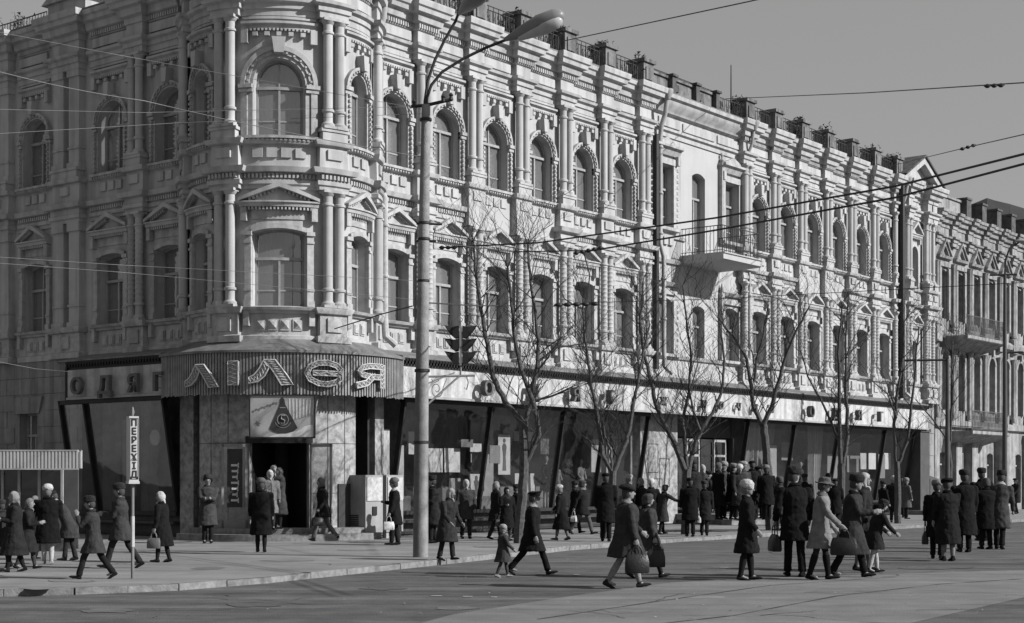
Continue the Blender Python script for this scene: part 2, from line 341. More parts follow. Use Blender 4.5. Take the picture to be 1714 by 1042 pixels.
def wall_bay(b, W, ops, z0, z1, dep=.36, x0=None, x1=None):
    # ops from bottom to top: (half width, sill z, spring z, rise)
    x0 = -W / 2 if x0 is None else x0; x1 = W / 2 if x1 is None else x1
    def quad(p): b.add([(x, 0, z) for x, z in p], [tuple(range(len(p)))])
    lv = z0
    for hw, zb, zs, rise in ops:
        quad([(x0, lv), (x1, lv), (x1, zb), (x0, zb)])
        quad([(x0, zb), (-hw, zb), (-hw, zs), (x0, zs)]); quad([(hw, zb), (x1, zb), (x1, zs), (hw, zs)])
        A = arc(hw, zs, rise) if rise else [(hw, zs), (-hw, zs)]; top = zs + rise + .05
        quad([(x0, zs), (-hw, zs), (-hw, top), (x0, top)]); quad([(hw, zs), (x1, zs), (x1, top), (hw, top)])
        for i in range(len(A) - 1): quad([A[i], (A[i][0], top), (A[i + 1][0], top), A[i + 1]])
        out = [(hw, zb)] + A + [(-hw, zb)]
        for i in range(len(out)):
            p, q = out[i], out[(i + 1) % len(out)]
            b.add([(p[0], 0, p[1]), (q[0], 0, q[1]), (q[0], dep, q[1]), (p[0], dep, p[1])], [(0, 1, 2, 3)])
        lv = top
    quad([(x0, lv), (x1, lv), (x1, z1), (x0, z1)])
def window(F, s, hw, zb, zs, rise, parent, key, trans, seed=0, dark=False, cols=1):
    d = -.3; A = arc(hw, zs, rise) if rise else [(hw, zs), (-hw, zs)]
    fw = .05
    def fr(b):
        o = [(hw, zb)] + A + [(-hw, zb)]
        cx, cz = 0, (zb + zs) / 2
        sx = (hw - fw) / hw; i_ = [(x * sx, cz + (z - cz) * (1 - fw / (zs + rise - cz))) for x, z in o]
        for k in range(len(o)):
            a, c2 = o[k], o[(k + 1) % len(o)]; e, g = i_[k], i_[(k + 1) % len(o)]
            b.prism([a, c2, g, e], d, d + .07)
        b.box(-hw + .02, hw - .02, d - .005, d + .1, trans - .04, trans + .035)
        b.box(-.028, .028, d, d + .085, zb + .02, trans - .03)
        b.box(-hw * .5 - .012, -hw * .5 + .012, d, d + .05, zb + .02, trans - .03) if cols > 1 else None
        b.box(-hw + .04, hw - .04, d, d + .05, zb + .42, zb + .455)
        if seed % 3 == 0: b.box(-.02, .02, d, d + .06, trans + .03, zs + rise * .9)
    w_ = F.put('window', key and key + 'f%d' % (seed % 3 == 0), fr, s, FRW, parent)
    def pn(b): b.prism([(hw * .97, zb + .02)] + [(x * .97, z - .02) for x, z in A] + [(-hw * .97, zb + .02)], d + .02, d + .03)
    F.put('pane', key and key + 'p', pn, s, GL, w_)
    def cu(b):
        rr = random.Random(seed); n = 28; top = zs + rise; spans = [(-hw, hw)]
        if seed % 5 == 3: spans = [(-hw, -hw * .3), (hw * .5, hw)]; top -= 0
        if seed % 5 == 4: top = zb + (top - zb) * .62
        if dark: spans = [(-hw, -hw * .45), (hw * .35, hw)]
        elif seed % 4 == 1: spans = [(-hw, -hw * .05), (hw * .06, hw)]
        for a0, a1 in spans:
            o = len(b.v)
            for k in range(n + 1):
                x = a0 + (a1 - a0) * k / n; y = .38 + .03 * math.sin(k * 1.7 + rr.random()) + .01 * rr.random()
                for z in (zb, top): b.v.append((x, y, z))
            for k in range(n): b.f.append((o + 2 * k, o + 2 * k + 2, o + 2 * k + 3, o + 2 * k + 1))
    F.put('curtain', key and key + 'c%d%d' % (seed % 5, dark), cu, s, CURD if seed % 3 == 2 else CUR, w_)
    return w_
def column(F, s, z0, z1, key, parent, r=.115, d=.2, orn=False):
    def fn(b):
        h = z1 - z0
        b.box(-.16, .16, d - .16, d + .16, z0, z0 + .07)
        p = [(r + .05, z0 + .07), (r + .05, z0 + .13), (r + .01, z0 + .17), (r, z0 + .2), (r, z0 + .42), (r + .035, z0 + .44), (r + .035, z0 + .5), (r, z0 + .52)]
        if orn:
            zz = z0 + .6
            while zz < z1 - .45: p += [(r - .003, zz), (r + .012, zz + .03), (r - .003, zz + .06)]; zz += .14
        p += [(r, z1 - .42), (r, z1 - .42), (r + .03, z1 - .4), (r + .03, z1 - .35), (r, z1 - .33), (r, z1 - .16), (r + .02, z1 - .14), (r + .06, z1 - .07)]
        b.lathe(0, d, p, 14); b.box(-.17, .17, d - .17, d + .17, z1 - .07, z1)
    return F.put('column', key, fn, s, PL, parent)
def archivolt(b, hw, zs, aw, dd=.0):
    for k, (a, c2, d) in enumerate(((0, .3, .05), (.3, .62, .09), (.62, 1, .13))):
        b.ring(0, zs, hw + aw * a, hw + aw * c2, -.02, d + dd, 0, 180, 20)
    n = 13
    for k in range(n):                       # bead row round the arch
        t = math.pi * (k + .5) / n; r = hw + aw * .45; x, z = r * math.cos(t), zs + r * math.sin(t); q = .026
        b.box(x - q, x + q, .06, .125, z - q, z + q)
def bay_upper(F, s, W, hw, key, parent, aw=.17, zs=11.92, hood=None, beads=True, seed=0, dark=False, kw=.1, zb=10.45, npl=3):
    hood = hood or W / 2 - .42; rise = hw; G = parent
    def sur(b):
        archivolt(b, hw, zs, aw)
        for sg in (-1, 1):
            x0, x1 = sorted((sg * hw, sg * (hw + aw * .45))); b.box(x0, x1, -.02, .055, zb, zs)
            x0, x1 = sorted((sg * (hw + aw * .45), sg * (hw + aw))); b.box(x0, x1, -.02, .095, zb, zs)
            x0, x1 = sorted((sg * (hw - .0), sg * (hw + aw + .05))); b.box(x0, x1, -.02, .16, zs - .1, zs - .0); b.box(x0, x1, -.02, .12, zs - .2, zs - .12)
            if beads:
                z = zb + .06
                while z < zs - .25:
                    c_ = sg * (hw + aw * .5); b.box(c_ - .035, c_ + .035, .05, .15, z, z + .07); z += .135
        b.box(-hw - aw - .04, hw + aw + .04, -.02, .2, zb - .07, zb)
        z = -hw - aw
        while z < hw + aw - .03: b.box(z, z + .06, .0, .17, zb - .13, zb - .07); z += .11
    F.put('window_surround', key and key + 'su', sur, s, PLD, G)
    def ks(b): b.prism([(-kw * .8, zs + hw + .1), (kw * .8, zs + hw + .1), (kw * 1.15, zs + hw + .5), (-kw * 1.15, zs + hw + .5)], -.02, .26)
    F.put('keystone', key and key + 'ks', ks, s, PL, G)
    def hd(b):
        h = hood
        b.ext([(-.02, 13.26), (.08, 13.26), (.08, 13.34), (.17, 13.38), (.17, 13.44), (-.02, 13.47)], -h, h)
        x = -h + .04
        while x < h - .04: b.box(x, x + .05, 0, .13, 13.2, 13.26); x += .095
        for k in range(4 if h < .9 else 5):
            n = 4 if h < .9 else 5; x = -h * .62 + 1.24 * h * k / (n - 1); b.box(x - .06, x + .06, 0, .13, 13.07, 13.17)
        for sg in (-1, 1):
            x0, x1 = sorted((sg * (h - .17), sg * h)); b.box(x0, x1, -.01, .14, 12.9, 13.26)
        b.box(-h, h, -.02, .06, 13.52, 13.585)
    F.put('hood_moulding', key and key + 'hd', hd, s, PL, G)
    for k in range(npl):
        x = (k - (npl - 1) / 2) * .36
        F.put('plaque', 'plq', lambda b: b.box(-.13, .13, -.0, .085, 9.95, 10.2), s + x, PL, G)
    def fp(b):
        h = W / 2 - .48; b.box(-h, h, 0, .11, 14.12, 14.38)
    F.put('frieze_panel', key and key + 'fp', fp, s, PL, G)
    window(F, s, hw, zb, zs, rise, G, key and key + 'uw', zs - .05, seed, dark)
def pediment(b, h, z0, z1, d=.24):
    sl = math.atan2(z1 - z0 - .1, h); t = .1
    b.ext([(-.02, z0 - .12), (d - .06, z0 - .12), (d - .04, z0 - .04), (d, z0 - .02), (d, z0 + .02), (-.02, z0 + .03)], -h, h)
    for sg in (-1, 1):
        b.prism([(sg * h, z0 + .02), (sg * h, z0 + .1), (0, z1), (0, z1 - .13)] if sg > 0 else [(0, z1 - .13), (0, z1), (-h, z0 + .1), (-h, z0 + .02)], -.02, d + .02)
        for k in range(7):
            x = sg * h * (.16 + .68 * k / 7); z = z1 - .13 - (z1 - z0 - .15) * abs(x) / h; b.box(x - .025, x + .025, .04, d - .07, z - .07, z)
    b.prism([(-h * .9, z0 + .02), (h * .9, z0 + .02), (0, z1 - .1)], -.02, .05)
    x = -h + .03
    while x < h - .05: b.box(x, x + .045, 0, d - .08, z0 - .2, z0 - .12); x += .09
def bay_lower(F, s, W, hw, key, parent, seed=0, dark=False, rise=.1, npl=3, diamond=False):
    G = parent; zb, zs = 6.12, 8.03; h = W / 2 - .4
    F.put('pediment', key and key + 'pe', lambda b: pediment(b, h, 8.8, 9.3), s, PL, G)
    def sur(b):
        A = arc(hw, zs, rise); r = .12
        for k in range(len(A) - 1): b.prism([A[k], A[k + 1], (A[k + 1][0] * 1.0, A[k + 1][1] + r), (A[k][0], A[k][1] + r)], -.02, .09)
        for sg in (-1, 1):
            x0, x1 = sorted((sg * hw, sg * (hw + .17))); b.box(x0, x1, -.02, .1, zb, zs + .0); b.box(x0 - .02, x1 + .02, -.02, .15, zs - .08, zs + .02); b.box(x0 - .01, x1 + .01, -.02, .13, zs - .28, zs - .22)
            b.box(x0 - .01, x1 + .01, -.02, .14, zb, zb + .16); b.box(x0 - .01, x1 + .01, -.02, .125, zb + .4, zb + .46)
            x0, x1 = sorted((sg * (h - .02), sg * (h - .17))); b.box(x0, x1, -.02, .17, 8.32, 8.66)
        b.box(-hw - .02, hw + .02, -.02, .03, zs + .34, zs + .6)
        b.ext([(-.02, zb - .12), (.2, zb - .1), (.24, zb - .03), (-.02, zb + .02)], -hw - .22, hw + .22)
        for sg in (-1, 1): b.box(*sorted((sg * (hw + .04), sg * (hw + .18))), -.02, .16, zb - .5, zb - .1)
    F.put('window_surround', key and key + 'ls', sur, s, PLD, G)
    for k in range(npl):
        x = (k - (npl - 1) / 2) * .31
        def pq(b):
            b.box(-.12, .12, 0, .05, 5.5, 5.8)
            b.box(-.085, .085, .05, .075, 5.54, 5.76) if not diamond else b.add([(-.1, -.05, 5.53), (.1, -.05, 5.53), (.1, -.05, 5.77), (-.1, -.05, 5.77), (0, -.12, 5.65)], [(0, 1, 4), (1, 2, 4), (2, 3, 4), (3, 0, 4)])
        F.put('plaque', 'plqd' if diamond else 'plql', pq, s + x, PLD, G)
    window(F, s, hw, zb, zs, rise, G, key and key + 'lw', 7.38, seed + 1, dark)
def pier(F, s, key, parent, W=.76, off=.21, cols=True, mid=MID, flat=False, up=UPPER):
    h = W / 2
    F.put('entablature_block', key and key + 'eb', lambda b: ressaut(b, up, h - .06, off), s, PL, parent, smooth=False)
    F.put('pedestal_block', key and key + 'pb%d' % (mid is MID), lambda b: (ressaut(b, mid, h - .04, off), b.box(-h + .06, h - .06, -.02, off + .1, 10.42, 10.7), b.box(-h + .02, h - .02, -.02, off + .13, 10.66, 10.74), b.box(-.2, .2, 0, off + .085, 9.95, 10.2)), s, PL, parent)
    F.put('pedestal_block', key and key + 'lp', lambda b: (ressaut(b, LOW, h - .04, off), b.box(-.2, .2, 0, off + .07, 5.48, 5.84)), s, PLD, parent)
    if cols:
        for q in (-.165, .165):
            column(F, s + q, 10.74, 13.6, key and 'cu', parent); column(F, s + q, 6.1, 9.15, key and 'cl', parent, orn=F is FR)
    if flat:
        for q in (-h * .55, h * .55):
            F.put('pilaster', key and key + 'pu', lambda b: (b.box(-h * .36, h * .36, -.02, off, 10.9, 13.4), b.box(-h * .42, h * .42, -.02, off + .05, 13.4, 13.6), b.box(-h * .42, h * .42, -.02, off + .05, 10.72, 10.9), b.box(-h * .4, h * .4, -.02, off + .03, 11.3, 11.35)), s + q, PL, parent)
            F.put('pilaster', key and key + 'pl', lambda b: (b.box(-h * .36, h * .36, -.02, off, 6.25, 8.9), b.box(-h * .42, h * .42, -.02, off + .05, 8.9, 9.15), b.box(-h * .42, h * .42, -.02, off + .05, 6.08, 6.25), b.box(-h * .4, h * .4, -.02, off + .03, 6.7, 6.76)), s + q, PL, parent)
def dentils(F, x0, x1, parent, z0=14.47, z1=14.59, d=.15, st=.1, m=None):
    def fn(b):
        x = x0
        while x < x1: b.box(x, x + st * .55, 0, d, z0, z1); x += st
    F.put('dentil_band', None, fn, 0, m or PL, parent, smooth=False)
def course(F, pr, x0, x1, parent, name, m=None): F.put(name, None, lambda b: b.ext(pr, x0, x1), 0, m or PL, parent)
def wallpart(F, key, W, ops, s, parent, z0=5.2, x0=None, x1=None, m=None): F.put('wall', key, lambda b: wall_bay(b, W, ops, z0, 15.1, .36, x0, x1), s, m or PL, parent, smooth=False)
UO = lambda hw, apex=12.5: (hw, 10.45, apex - hw, hw)
LO = lambda hw: (hw, 6.12, 8.03, .1)
# --- long facade, section A and C
def run(F, s0, pitch, n, tagk, seed, smooth_bays=()):
    for i in range(n):
        s = s0 + i * pitch
        wallpart(F, 'w' + tagk, pitch, [LO(.56), UO(.58)], s, BLD)
        bay_upper(F, s, pitch, .58, tagk, BLD, seed=seed + i * 3 + (i * i) % 2, dark=(seed + i) in (3,))
        bay_lower(F, s, pitch, .56, tagk, BLD, seed=seed + i * 5 + 1, dark=(i + seed) % 4 == 2)
        sm = i in smooth_bays
        course(F, MIDP if sm else MID, s - pitch / 2 + .38, s + pitch / 2 - .38, BLD, 'string_course', PLS if sm else PL)
        if not sm: dentils(F, s - pitch / 2 + .4, s + pitch / 2 - .4, BLD, 9.42, 9.53, .13, .1)
        course(F, LOW, s - pitch / 2 + .38, s + pitch / 2 - .38, BLD, 'base_course')
        course(F, UPPER, s - pitch / 2 + .38, s + pitch / 2 - .38, BLD, 'cornice')
        dentils(F, s - pitch / 2 + .4, s + pitch / 2 - .4, BLD)
    for i in range(n + 1):
        s = s0 + (i - .5) * pitch
        if i == 0 and tagk == 'A': continue
        sm = i in smooth_bays or i - 1 in smooth_bays
        pier(F, s, 'P', BLD, mid=MIDP if (i in smooth_bays) else MID)
        dentils(F, s - .4, s + .4, BLD, 14.47, 14.59, .35, .1)
PA, PC = 2.28, 2.235
run(FR, 2.75, PA, 6, 'A', 0, (2, 3))
sC0 = 23.46
run(FR, sC0, PC, 6, 'C', 4, (2, 3))
# --- section B: plain recessed middle with rectangular windows and the balcony door
b0, b1 = 2.75 + 5.5 * PA, sC0 - .5 * PC
course(FR, UPLAIN, b0 + .38, b1 - .38, BLD, 'cornice')
course(FR, [(-.05, 10.2), (.08, 10.2), (.1, 10.3), (-.05, 10.32)], b0 + .38, 18.2, BLD, 'string_course')
course(FR, [(-.05, 9.3), (.1, 9.3), (.16, 9.42), (-.05, 9.46)], b0 + .38, 17.9, BLD, 'string_course')
course(FR, LOW, b0 + .38, b1 - .38, BLD, 'base_course')
for x, w_ in ((17.1, .7), (19.1, 1.1), (21.3, .9)): FR.put('frieze_panel', None, lambda b: b.box(-w_, w_, 0, .07, 14.12, 14.4), x, PL, BLD)
def rect_bay(s, W, x0, x1, seed):
    hw = .5
    wallpart(FR, None, W, [(hw, 6.12, 7.95, .14), (hw, 10.55, 12.75, 0.0)], s, BLD, x0=x0 - s, x1=x1 - s)
    window(FR, s, hw, 10.55, 12.75, 0, BLD, 'rbw', 11.95, seed); window(FR, s, hw, 6.12, 7.95, .14, BLD, 'rbl', 7.3, seed + 2, True)
    def sur(b, up):
        for z0, z1, d in ((10.55, 12.78, .08),) if up else ((6.12, 8.0, .08),):
            for sg in (-1, 1):
                a, c2 = sorted((sg * hw, sg * (hw + .2))); b.box(a, c2, -.02, d, z0, z1); z = z0 + .04
                while z < z1 - .1: q = sg * (hw + .26); b.box(q - .06, q + .06, -.02, .1, z, z + .1); z += .2
        if not up:
            b.ext([(-.02, 8.5), (.1, 8.5), (.2, 8.62), (-.02, 8.68)], -hw - .3, hw + .3); b.box(-hw - .2, hw + .2, -.02, .1, 8.2, 8.34); b.ext([(-.02, 5.98), (.2, 6.0), (.2, 6.1), (-.02, 6.1)], -hw - .3, hw + .3); return
        b.box(-hw - .2, hw + .2, -.02, .1, 12.78, 13.0)
        b.ext([(-.02, 13.1), (.1, 13.1), (.2, 13.3), (.3, 13.34), (.3, 13.42), (-.02, 13.48)], -hw - .35, hw + .35)
        b.prism([(-hw - .2, 13.46), (hw + .2, 13.46), (0, 13.72)], -.02, .16)
        for sg in (-1, 1): b.box(*sorted((sg * (hw + .12), sg * (hw + .3))), -.02, .2, 12.8, 13.12)
        b.ext([(-.02, 10.42), (.2, 10.44), (.2, 10.55), (-.02, 10.55)], -hw - .3, hw + .3)
    FR.put('window_surround', 'rsu', lambda b: sur(b, 1), s, PLD, BLD); FR.put('window_surround', 'rsl', lambda b: sur(b, 0), s, PLD, BLD)
    for k in range(3): FR.put('plaque', 'plq', None, s + (k - 1) * .36, PL, BLD)
rect_bay(16.85, 2.2, b0, 17.95, 2); rect_bay(21.45, 2, 20.45, b1, 5)
wallpart(FR, None, 2.5, [(.42, 6.0, 7.85, .12), (.45, 9.7, 12.65, .14)], 19.15, BLD, x0=17.95 - 19.15, x1=20.45 - 19.15, m=PLS)
window(FR, 19.15, .45, 9.7, 12.65, .14, BLD, None, 11.9, 1); window(FR, 19.15, .42, 6.0, 7.85, .12, BLD, None, 7.25, 4)
# flat lesenes beside the right-hand window, with little finials
for x in (20.65, 22.2):
    FR.put('lesene', 'lesene', lambda b: (b.box(-.09, .09, -.02, .16, 10.4, 13.3), b.box(-.13, .13, -.02, .2, 13.3, 13.42), b.lathe(0, .1, [(.05, 13.42), (.09, 13.5), (.03, 13.62), (.06, 13.7), (.01, 13.8)], 8), b.box(-.09, .09, -.02, .16, 6.1, 8.6), b.lathe(0, .1, [(.05, 8.6), (.09, 8.7), (.02, 8.95)], 8)), x, PLD, BLD)
# balcony
def slab(b):
    b.ext([(0, 9.35), (1.72, 9.38), (1.79, 9.42), (1.79, 9.6), (1.84, 9.62), (1.84, 9.66), (0, 9.66)], 17.88, 20.6)
bal = FR.put('balcony', None, slab, 0, PLS, BLD)
def rail(b, x0, x1, d, z0, h, st=.14, top=True):
    n = max(1, int((x1 - x0) / st))
    for k in range(n + 1):
        x = x0 + (x1 - x0) * k / n; b.tube([(x, -d, z0), (x, -d, z0 + h)], .011, 4)
        if k < n and k % 2 == 0:
            m = x + (x1 - x0) / n; pts = [(m + .05 * math.sin(a * .9) * 1.2, -d, z0 + h * (.2 + .6 * a / 7)) for a in range(8)]; b.tube(pts, .009, 4)
    b.tube([(x0, -d, z0 + h), (x1, -d, z0 + h)], .018, 5); b.tube([(x0, -d, z0 + .08), (x1, -d, z0 + .08)], .013, 4)
def balrail(b):
    rail(b, 17.95, 20.55, 1.7, 9.66, .95)
    for x in (17.95, 20.55):
        for k in range(12): b.tube([(x, -.05 - k * .145, 9.66), (x, -.05 - k * .145, 10.61)], .011, 4)
        b.tube([(x, 0, 10.61), (x, -1.7, 10.61)], .018, 5); b.tube([(x, 0, 9.75), (x, -1.7, 9.75)], .013, 4)
FR.put('railing', None, balrail, 0, IRON, bal)
# --- section D: gabled avant-corps
sD = 37.95
wallpart(FR, None, 0, [(.42, 6.12, 7.9, .14), (.36, 10.45, 12.0, .36)], sD, BLD, x0=-(sD - (sC0 + 5.5 * PC)), x1=2.25)
window(FR, sD, .42, 6.12, 7.9, .14, BLD, None, 7.3, 2); window(FR, sD, .36, 10.45, 12.0, .36, BLD, None, 11.9, 5)
FR.put('pediment', None, lambda b: (pediment(b, .62, 12.9, 13.5), b.ring(0, 12.0, .36, .5, -.02, .1), b.box(-.5, -.36, -.02, .1, 10.45, 12), b.box(.36, .5, -.02, .1, 10.45, 12), b.box(-.62, -.5, -.02, .14, 12.5, 12.78), b.box(.5, .62, -.02, .14, 12.5, 12.78)), sD, PL, BLD)
FR.put('pediment', None, lambda b: pediment(b, .62, 8.8, 9.3), sD, PL, BLD)
for x in (sD - .95, sD + 1.15, sD + 1.75): pier(FR, x, 'Q', BLD, W=.5, off=.3, cols=False)
for x in (sD - 1.1, sD - .78, sD + 1.0, sD + 1.3, sD + 1.75):
    column(FR, x, 10.74, 13.6, 'cu', BLD); column(FR, x, 6.1, 9.15, 'cl', BLD, orn=True)
for pr, nm in ((UPPER, 'cornice'), (MID, 'string_course'), (LOW, 'base_course')): course(FR, pr, sD - 2.0, sD + 2.25, BLD, nm)
for k in range(5): FR.put('plaque', 'plq', None, sD + (k - 2) * .28, PL, BLD)
def gable(b):
    b.prism([(-1.75, 15.2), (2.1, 15.2), (.15, 16.25)], -.3, .25)
    for sg in (1, -1):
        x = 2.25 if sg > 0 else -1.9
        b.prism([(x, 15.18), (x, 15.42), (.15, 16.55), (.15, 16.25)] if sg > 0 else [(.15, 16.25), (.15, 16.55), (x, 15.42), (x, 15.18)], -.5, .62)
gb = FR.put('gable', None, gable, sD - .25, PL, BLD, z=-.18)
FR.put('gable_roof', None, lambda b: (b.prism([(2.35, 15.42), (2.35, 15.5), (.15, 16.66), (.15, 16.56)], -4, .7), b.prism([(.15, 16.56), (.15, 16.66), (-2.0, 15.5), (-2.0, 15.42)], -4, .7)), sD - .25, SOOT_SHADE, gb, z=-.18)
FR.put('attic_gable', None, lambda b: (b.prism([(-.9, 15.2), (.9, 15.2), (.0, 16.3)], -1.6, -.5),), sD + 3.0, PLS, gb)
# --- corner bay (bent round the cylinder)
T0, T1 = 1.37, 3.5
wallpart(FT, None, 2.74, [(.7, 6.12, 8.03, .1), (.67, 10.5, 11.84, .67)], 0, BLD)
for sg in (-1, 1):
    wallpart(FT, None, 2.13, [(.42, 6.12, 8.03, .1), (.4, 10.45, 12.0, .4)], sg * 2.435, BLD)
    wallpart(FT, None, .6, [], sg * 3.8, BLD)
bay_upper(FT, 0, 2.74, .67, None, BLD, aw=.3, zs=11.84, beads=False, seed=6, kw=.14, zb=10.5, npl=4)
bay_lower(FT, 0, 2.74, .7, None, BLD, seed=7, npl=4, diamond=True)
for sg in (-1, 1):
    bay_upper(FT, sg * 2.435, 2.13, .4, None, BLD, aw=.2, zs=12.0, beads=True, seed=2 + sg, npl=2)
    bay_lower(FT, sg * 2.435, 2.13, .42, None, BLD, seed=3 + sg, npl=2)
    for s in (T0, T1): pier(FT, sg * s, None, BLD, W=.8, off=.2, mid=MID)
for x0, x1 in ((-T1 + .4, -T0 - .4), (-T0 + .4, T0 - .4), (T0 + .4, T1 - .4)):
    for pr, nm in ((UPPER, 'cornice'), (MID, 'string_course'), (LOW, 'base_course')): course(FT, pr, x0, x1, BLD, nm)
    dentils(FT, x0, x1, BLD); dentils(FT, x0, x1, BLD, 9.42, 9.53, .13, .1)
for s in (-T1, -T0, T0, T1): dentils(FT, s - .38, s + .38, BLD, 9.42, 9.53, .34, .1)
FT.put('roof', None, lambda b: b.box(-3.9, 3.9, -RT + .05, .4, 15.2, 15.3), 0, ROOF, BLD)
# --- shaded short facade to the left
lb = [(-2.75, 2.55, 0), (-5.3, 2.55, 0), (-8.95, 2.3, 0), (-12.3, 2.3, 0)]
for i, (s, W, _) in enumerate(lb):
    wallpart(FL, 'wl%d' % round(W * 100), W, [LO(.6), UO(.62)], s, BLD)
    bay_upper(FL, s, W, .62, 'L%d' % round(W * 100), BLD, seed=i + 2, dark=i == 2, zs=11.88); bay_lower(FL, s, W, .6, 'L%d' % round(W * 100), BLD, seed=i * 2 + 1, dark=i % 2 == 1)
    for pr, nm in ((UPPER, 'cornice'), (MID, 'string_course'), (LOW, 'base_course')): course(FL, pr, s - W / 2 + .3, s + W / 2 - .3, BLD, nm)
    dentils(FL, s - W / 2 + .4, s + W / 2 - .4, BLD); dentils(FL, s - W / 2 + .4, s + W / 2 - .4, BLD, 9.42, 9.53, .13, .1)
pier(FL, -4.025, 'LP', BLD)
for s, W in ((-7.19, 1.25), (-10.62, 1.1), (-14.1, 1.2)):
    FL.put('wall', None, lambda b: b.box(-W / 2 - .02, W / 2 + .02, -.1, .02, 5.2, 15.1), s, PL, BLD); pier(FL, s, None, BLD, W=W + .1, off=.22, cols=False, flat=True)
FL.put('wall', None, lambda b: b.box(-22, -14.7, -.3, 0, 0, 15.1), 0, PL, BLD)
course(FL, UPPER, -22, -14.7, BLD, 'cornice')
FL.put('attic_pediment', None, lambda b: (b.box(-.9, .9, -.5, .2, 15.15, 15.7), b.prism([(-1.1, 15.7), (1.1, 15.7), (0, 16.4)], -.5, .3)), -7.2, PL, BLD)
# interior backing, ceilings and the rest of the shell
def backing(F, x0, x1):
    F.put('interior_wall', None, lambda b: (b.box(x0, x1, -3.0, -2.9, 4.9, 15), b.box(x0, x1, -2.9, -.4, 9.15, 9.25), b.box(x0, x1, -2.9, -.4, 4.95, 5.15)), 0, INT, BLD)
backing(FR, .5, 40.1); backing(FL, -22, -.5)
FR.put('roof', None, lambda b: (b.ext([(.45, 15.16), (.45, 15.2), (-12, 15.9), (-12, 15.16)], 1.2, 40.15),), 0, ROOF, BLD)
FL.put('roof', None, lambda b: (b.ext([(.45, 15.17), (.45, 15.21), (-12, 15.85), (-12, 15.17)], -22, -1.2),), 0, ROOF, BLD)
FR.put('back_wall', None, lambda b: b.box(0, 40.1, -12.2, -12, 0, 15.2), 0, PL, BLD)
FR.put('side_wall', None, lambda b: b.box(40.1, 40.2, -12, .0, 0, 15.1), 0, PL, BLD)
# parapet pedestals with railing between
def ped(b): b.box(-.31, .31, -.35, .3, 15.18, 15.98); b.box(-.37, .37, -.4, .37, 15.98, 16.1); b.box(-.2, .2, .28, .34, 15.4, 15.82); b.box(-.34, .34, -.36, .34, 15.18, 15.28)
def tuft(b, cx, cd, z, h, n, sp):
    for k in range(n):
        x, d = cx + rnd.gauss(0, sp), cd + rnd.gauss(0, sp); p = [(x, -d, z)]
        for q in range(3): p.append((p[-1][0] + rnd.uniform(-.07, .07), p[-1][1] + rnd.uniform(-.07, .07), p[-1][2] + h * rnd.uniform(.2, .45)))
        b.tube(p, [.014, .012, .009, .004], 3)
        for q in range(3):
            c_ = Vector(p[1 + q % 3]); v = [c_ + Vector((rnd.uniform(-.08, .08), rnd.uniform(-.08, .08), rnd.uniform(-.05, .08))) for _ in range(3)]; b.add(v, [(0, 1, 2)])
peds = [2.75 + (i - .5) * PA for i in range(1, 7)] + [sC0 + (i - .5) * PC for i in range(0, 7)]
for i, s in enumerate(peds):
    FR.put('parapet_pedestal', 'ped', ped, s + .1, SOOT_SHADE if i % 5 == 3 else mat('parapet_plaster', .2, .9, .4, 4, .4, 40, .5), BLD)  # pedestal colour kept low so the shaded sides read black
    if i % 3 != 1 or i < 6:
        tf = FR.put('roof_weeds', None, lambda b: (tuft(b, -.5, -.05, 15.2, .45 + .3 * rnd.random(), 12 + int(rnd.random() * 22), .1 + .1 * rnd.random()), tuft(b, 0, 0, 16.08, .12 + .1 * rnd.random(), 8, .18)), s, WEED, BLD, kind='stuff')
for i in range(len(peds) - 1):
    if i in (5,): continue
    a, c2 = peds[i] + .4, peds[i + 1] - .3
    FR.put('parapet_railing', None, lambda b: (rail(b, a, c2, .1, 15.2, .62, .13), rail(b, a + .05, c2 - .05, .12, 15.2, .74, .22)), 0, IRON, BLD)
FR.put('parapet_wall', None, lambda b: (b.box(b0 + .5, 20.2, -.2, .02, 15.2, 15.82), b.box(b0 + .5, 20.25, -.25, .09, 15.82, 15.9)), 0, mat('parapet_plaster', .27), BLD)
rail_b = FR.put('parapet_railing', None, lambda b: (rail(b, 20.3, b1 - .4, .1, 15.2, .62, .13), rail(b, b0 + .5, 20.2, -.05, 15.9, .12, .3)), 0, IRON, BLD)
for s in (17.2, 18.8, 20.2): FR.put('parapet_pedestal', 'pedB', lambda b: (b.box(-.12, .12, -.25, .2, 15.18, 15.9), b.box(-.18, .18, -.3, .26, 15.9, 15.98), b.box(.1, .5, 0, .08, 15.45, 15.7)), s, SOOT_SHADE, BLD)
FR.put('roof_mast', None, lambda b: b.tube([(22.0, .3, 15.2), (22.0, .3, 17.4)], [.035, .02], 6), 0, DK, BLD)
for i, s in enumerate((-1.9, -4.0, -9.6)): FL.put('roof_weeds', None, lambda b: tuft(b, 0, .1, 15.2, .5, 18, .3), s, WEED, BLD, kind='stuff')
FL.put('parapet_railing', None, lambda b: rail(b, -12, -8.3, .1, 15.2, .4, .14), 0, IRON, BLD)
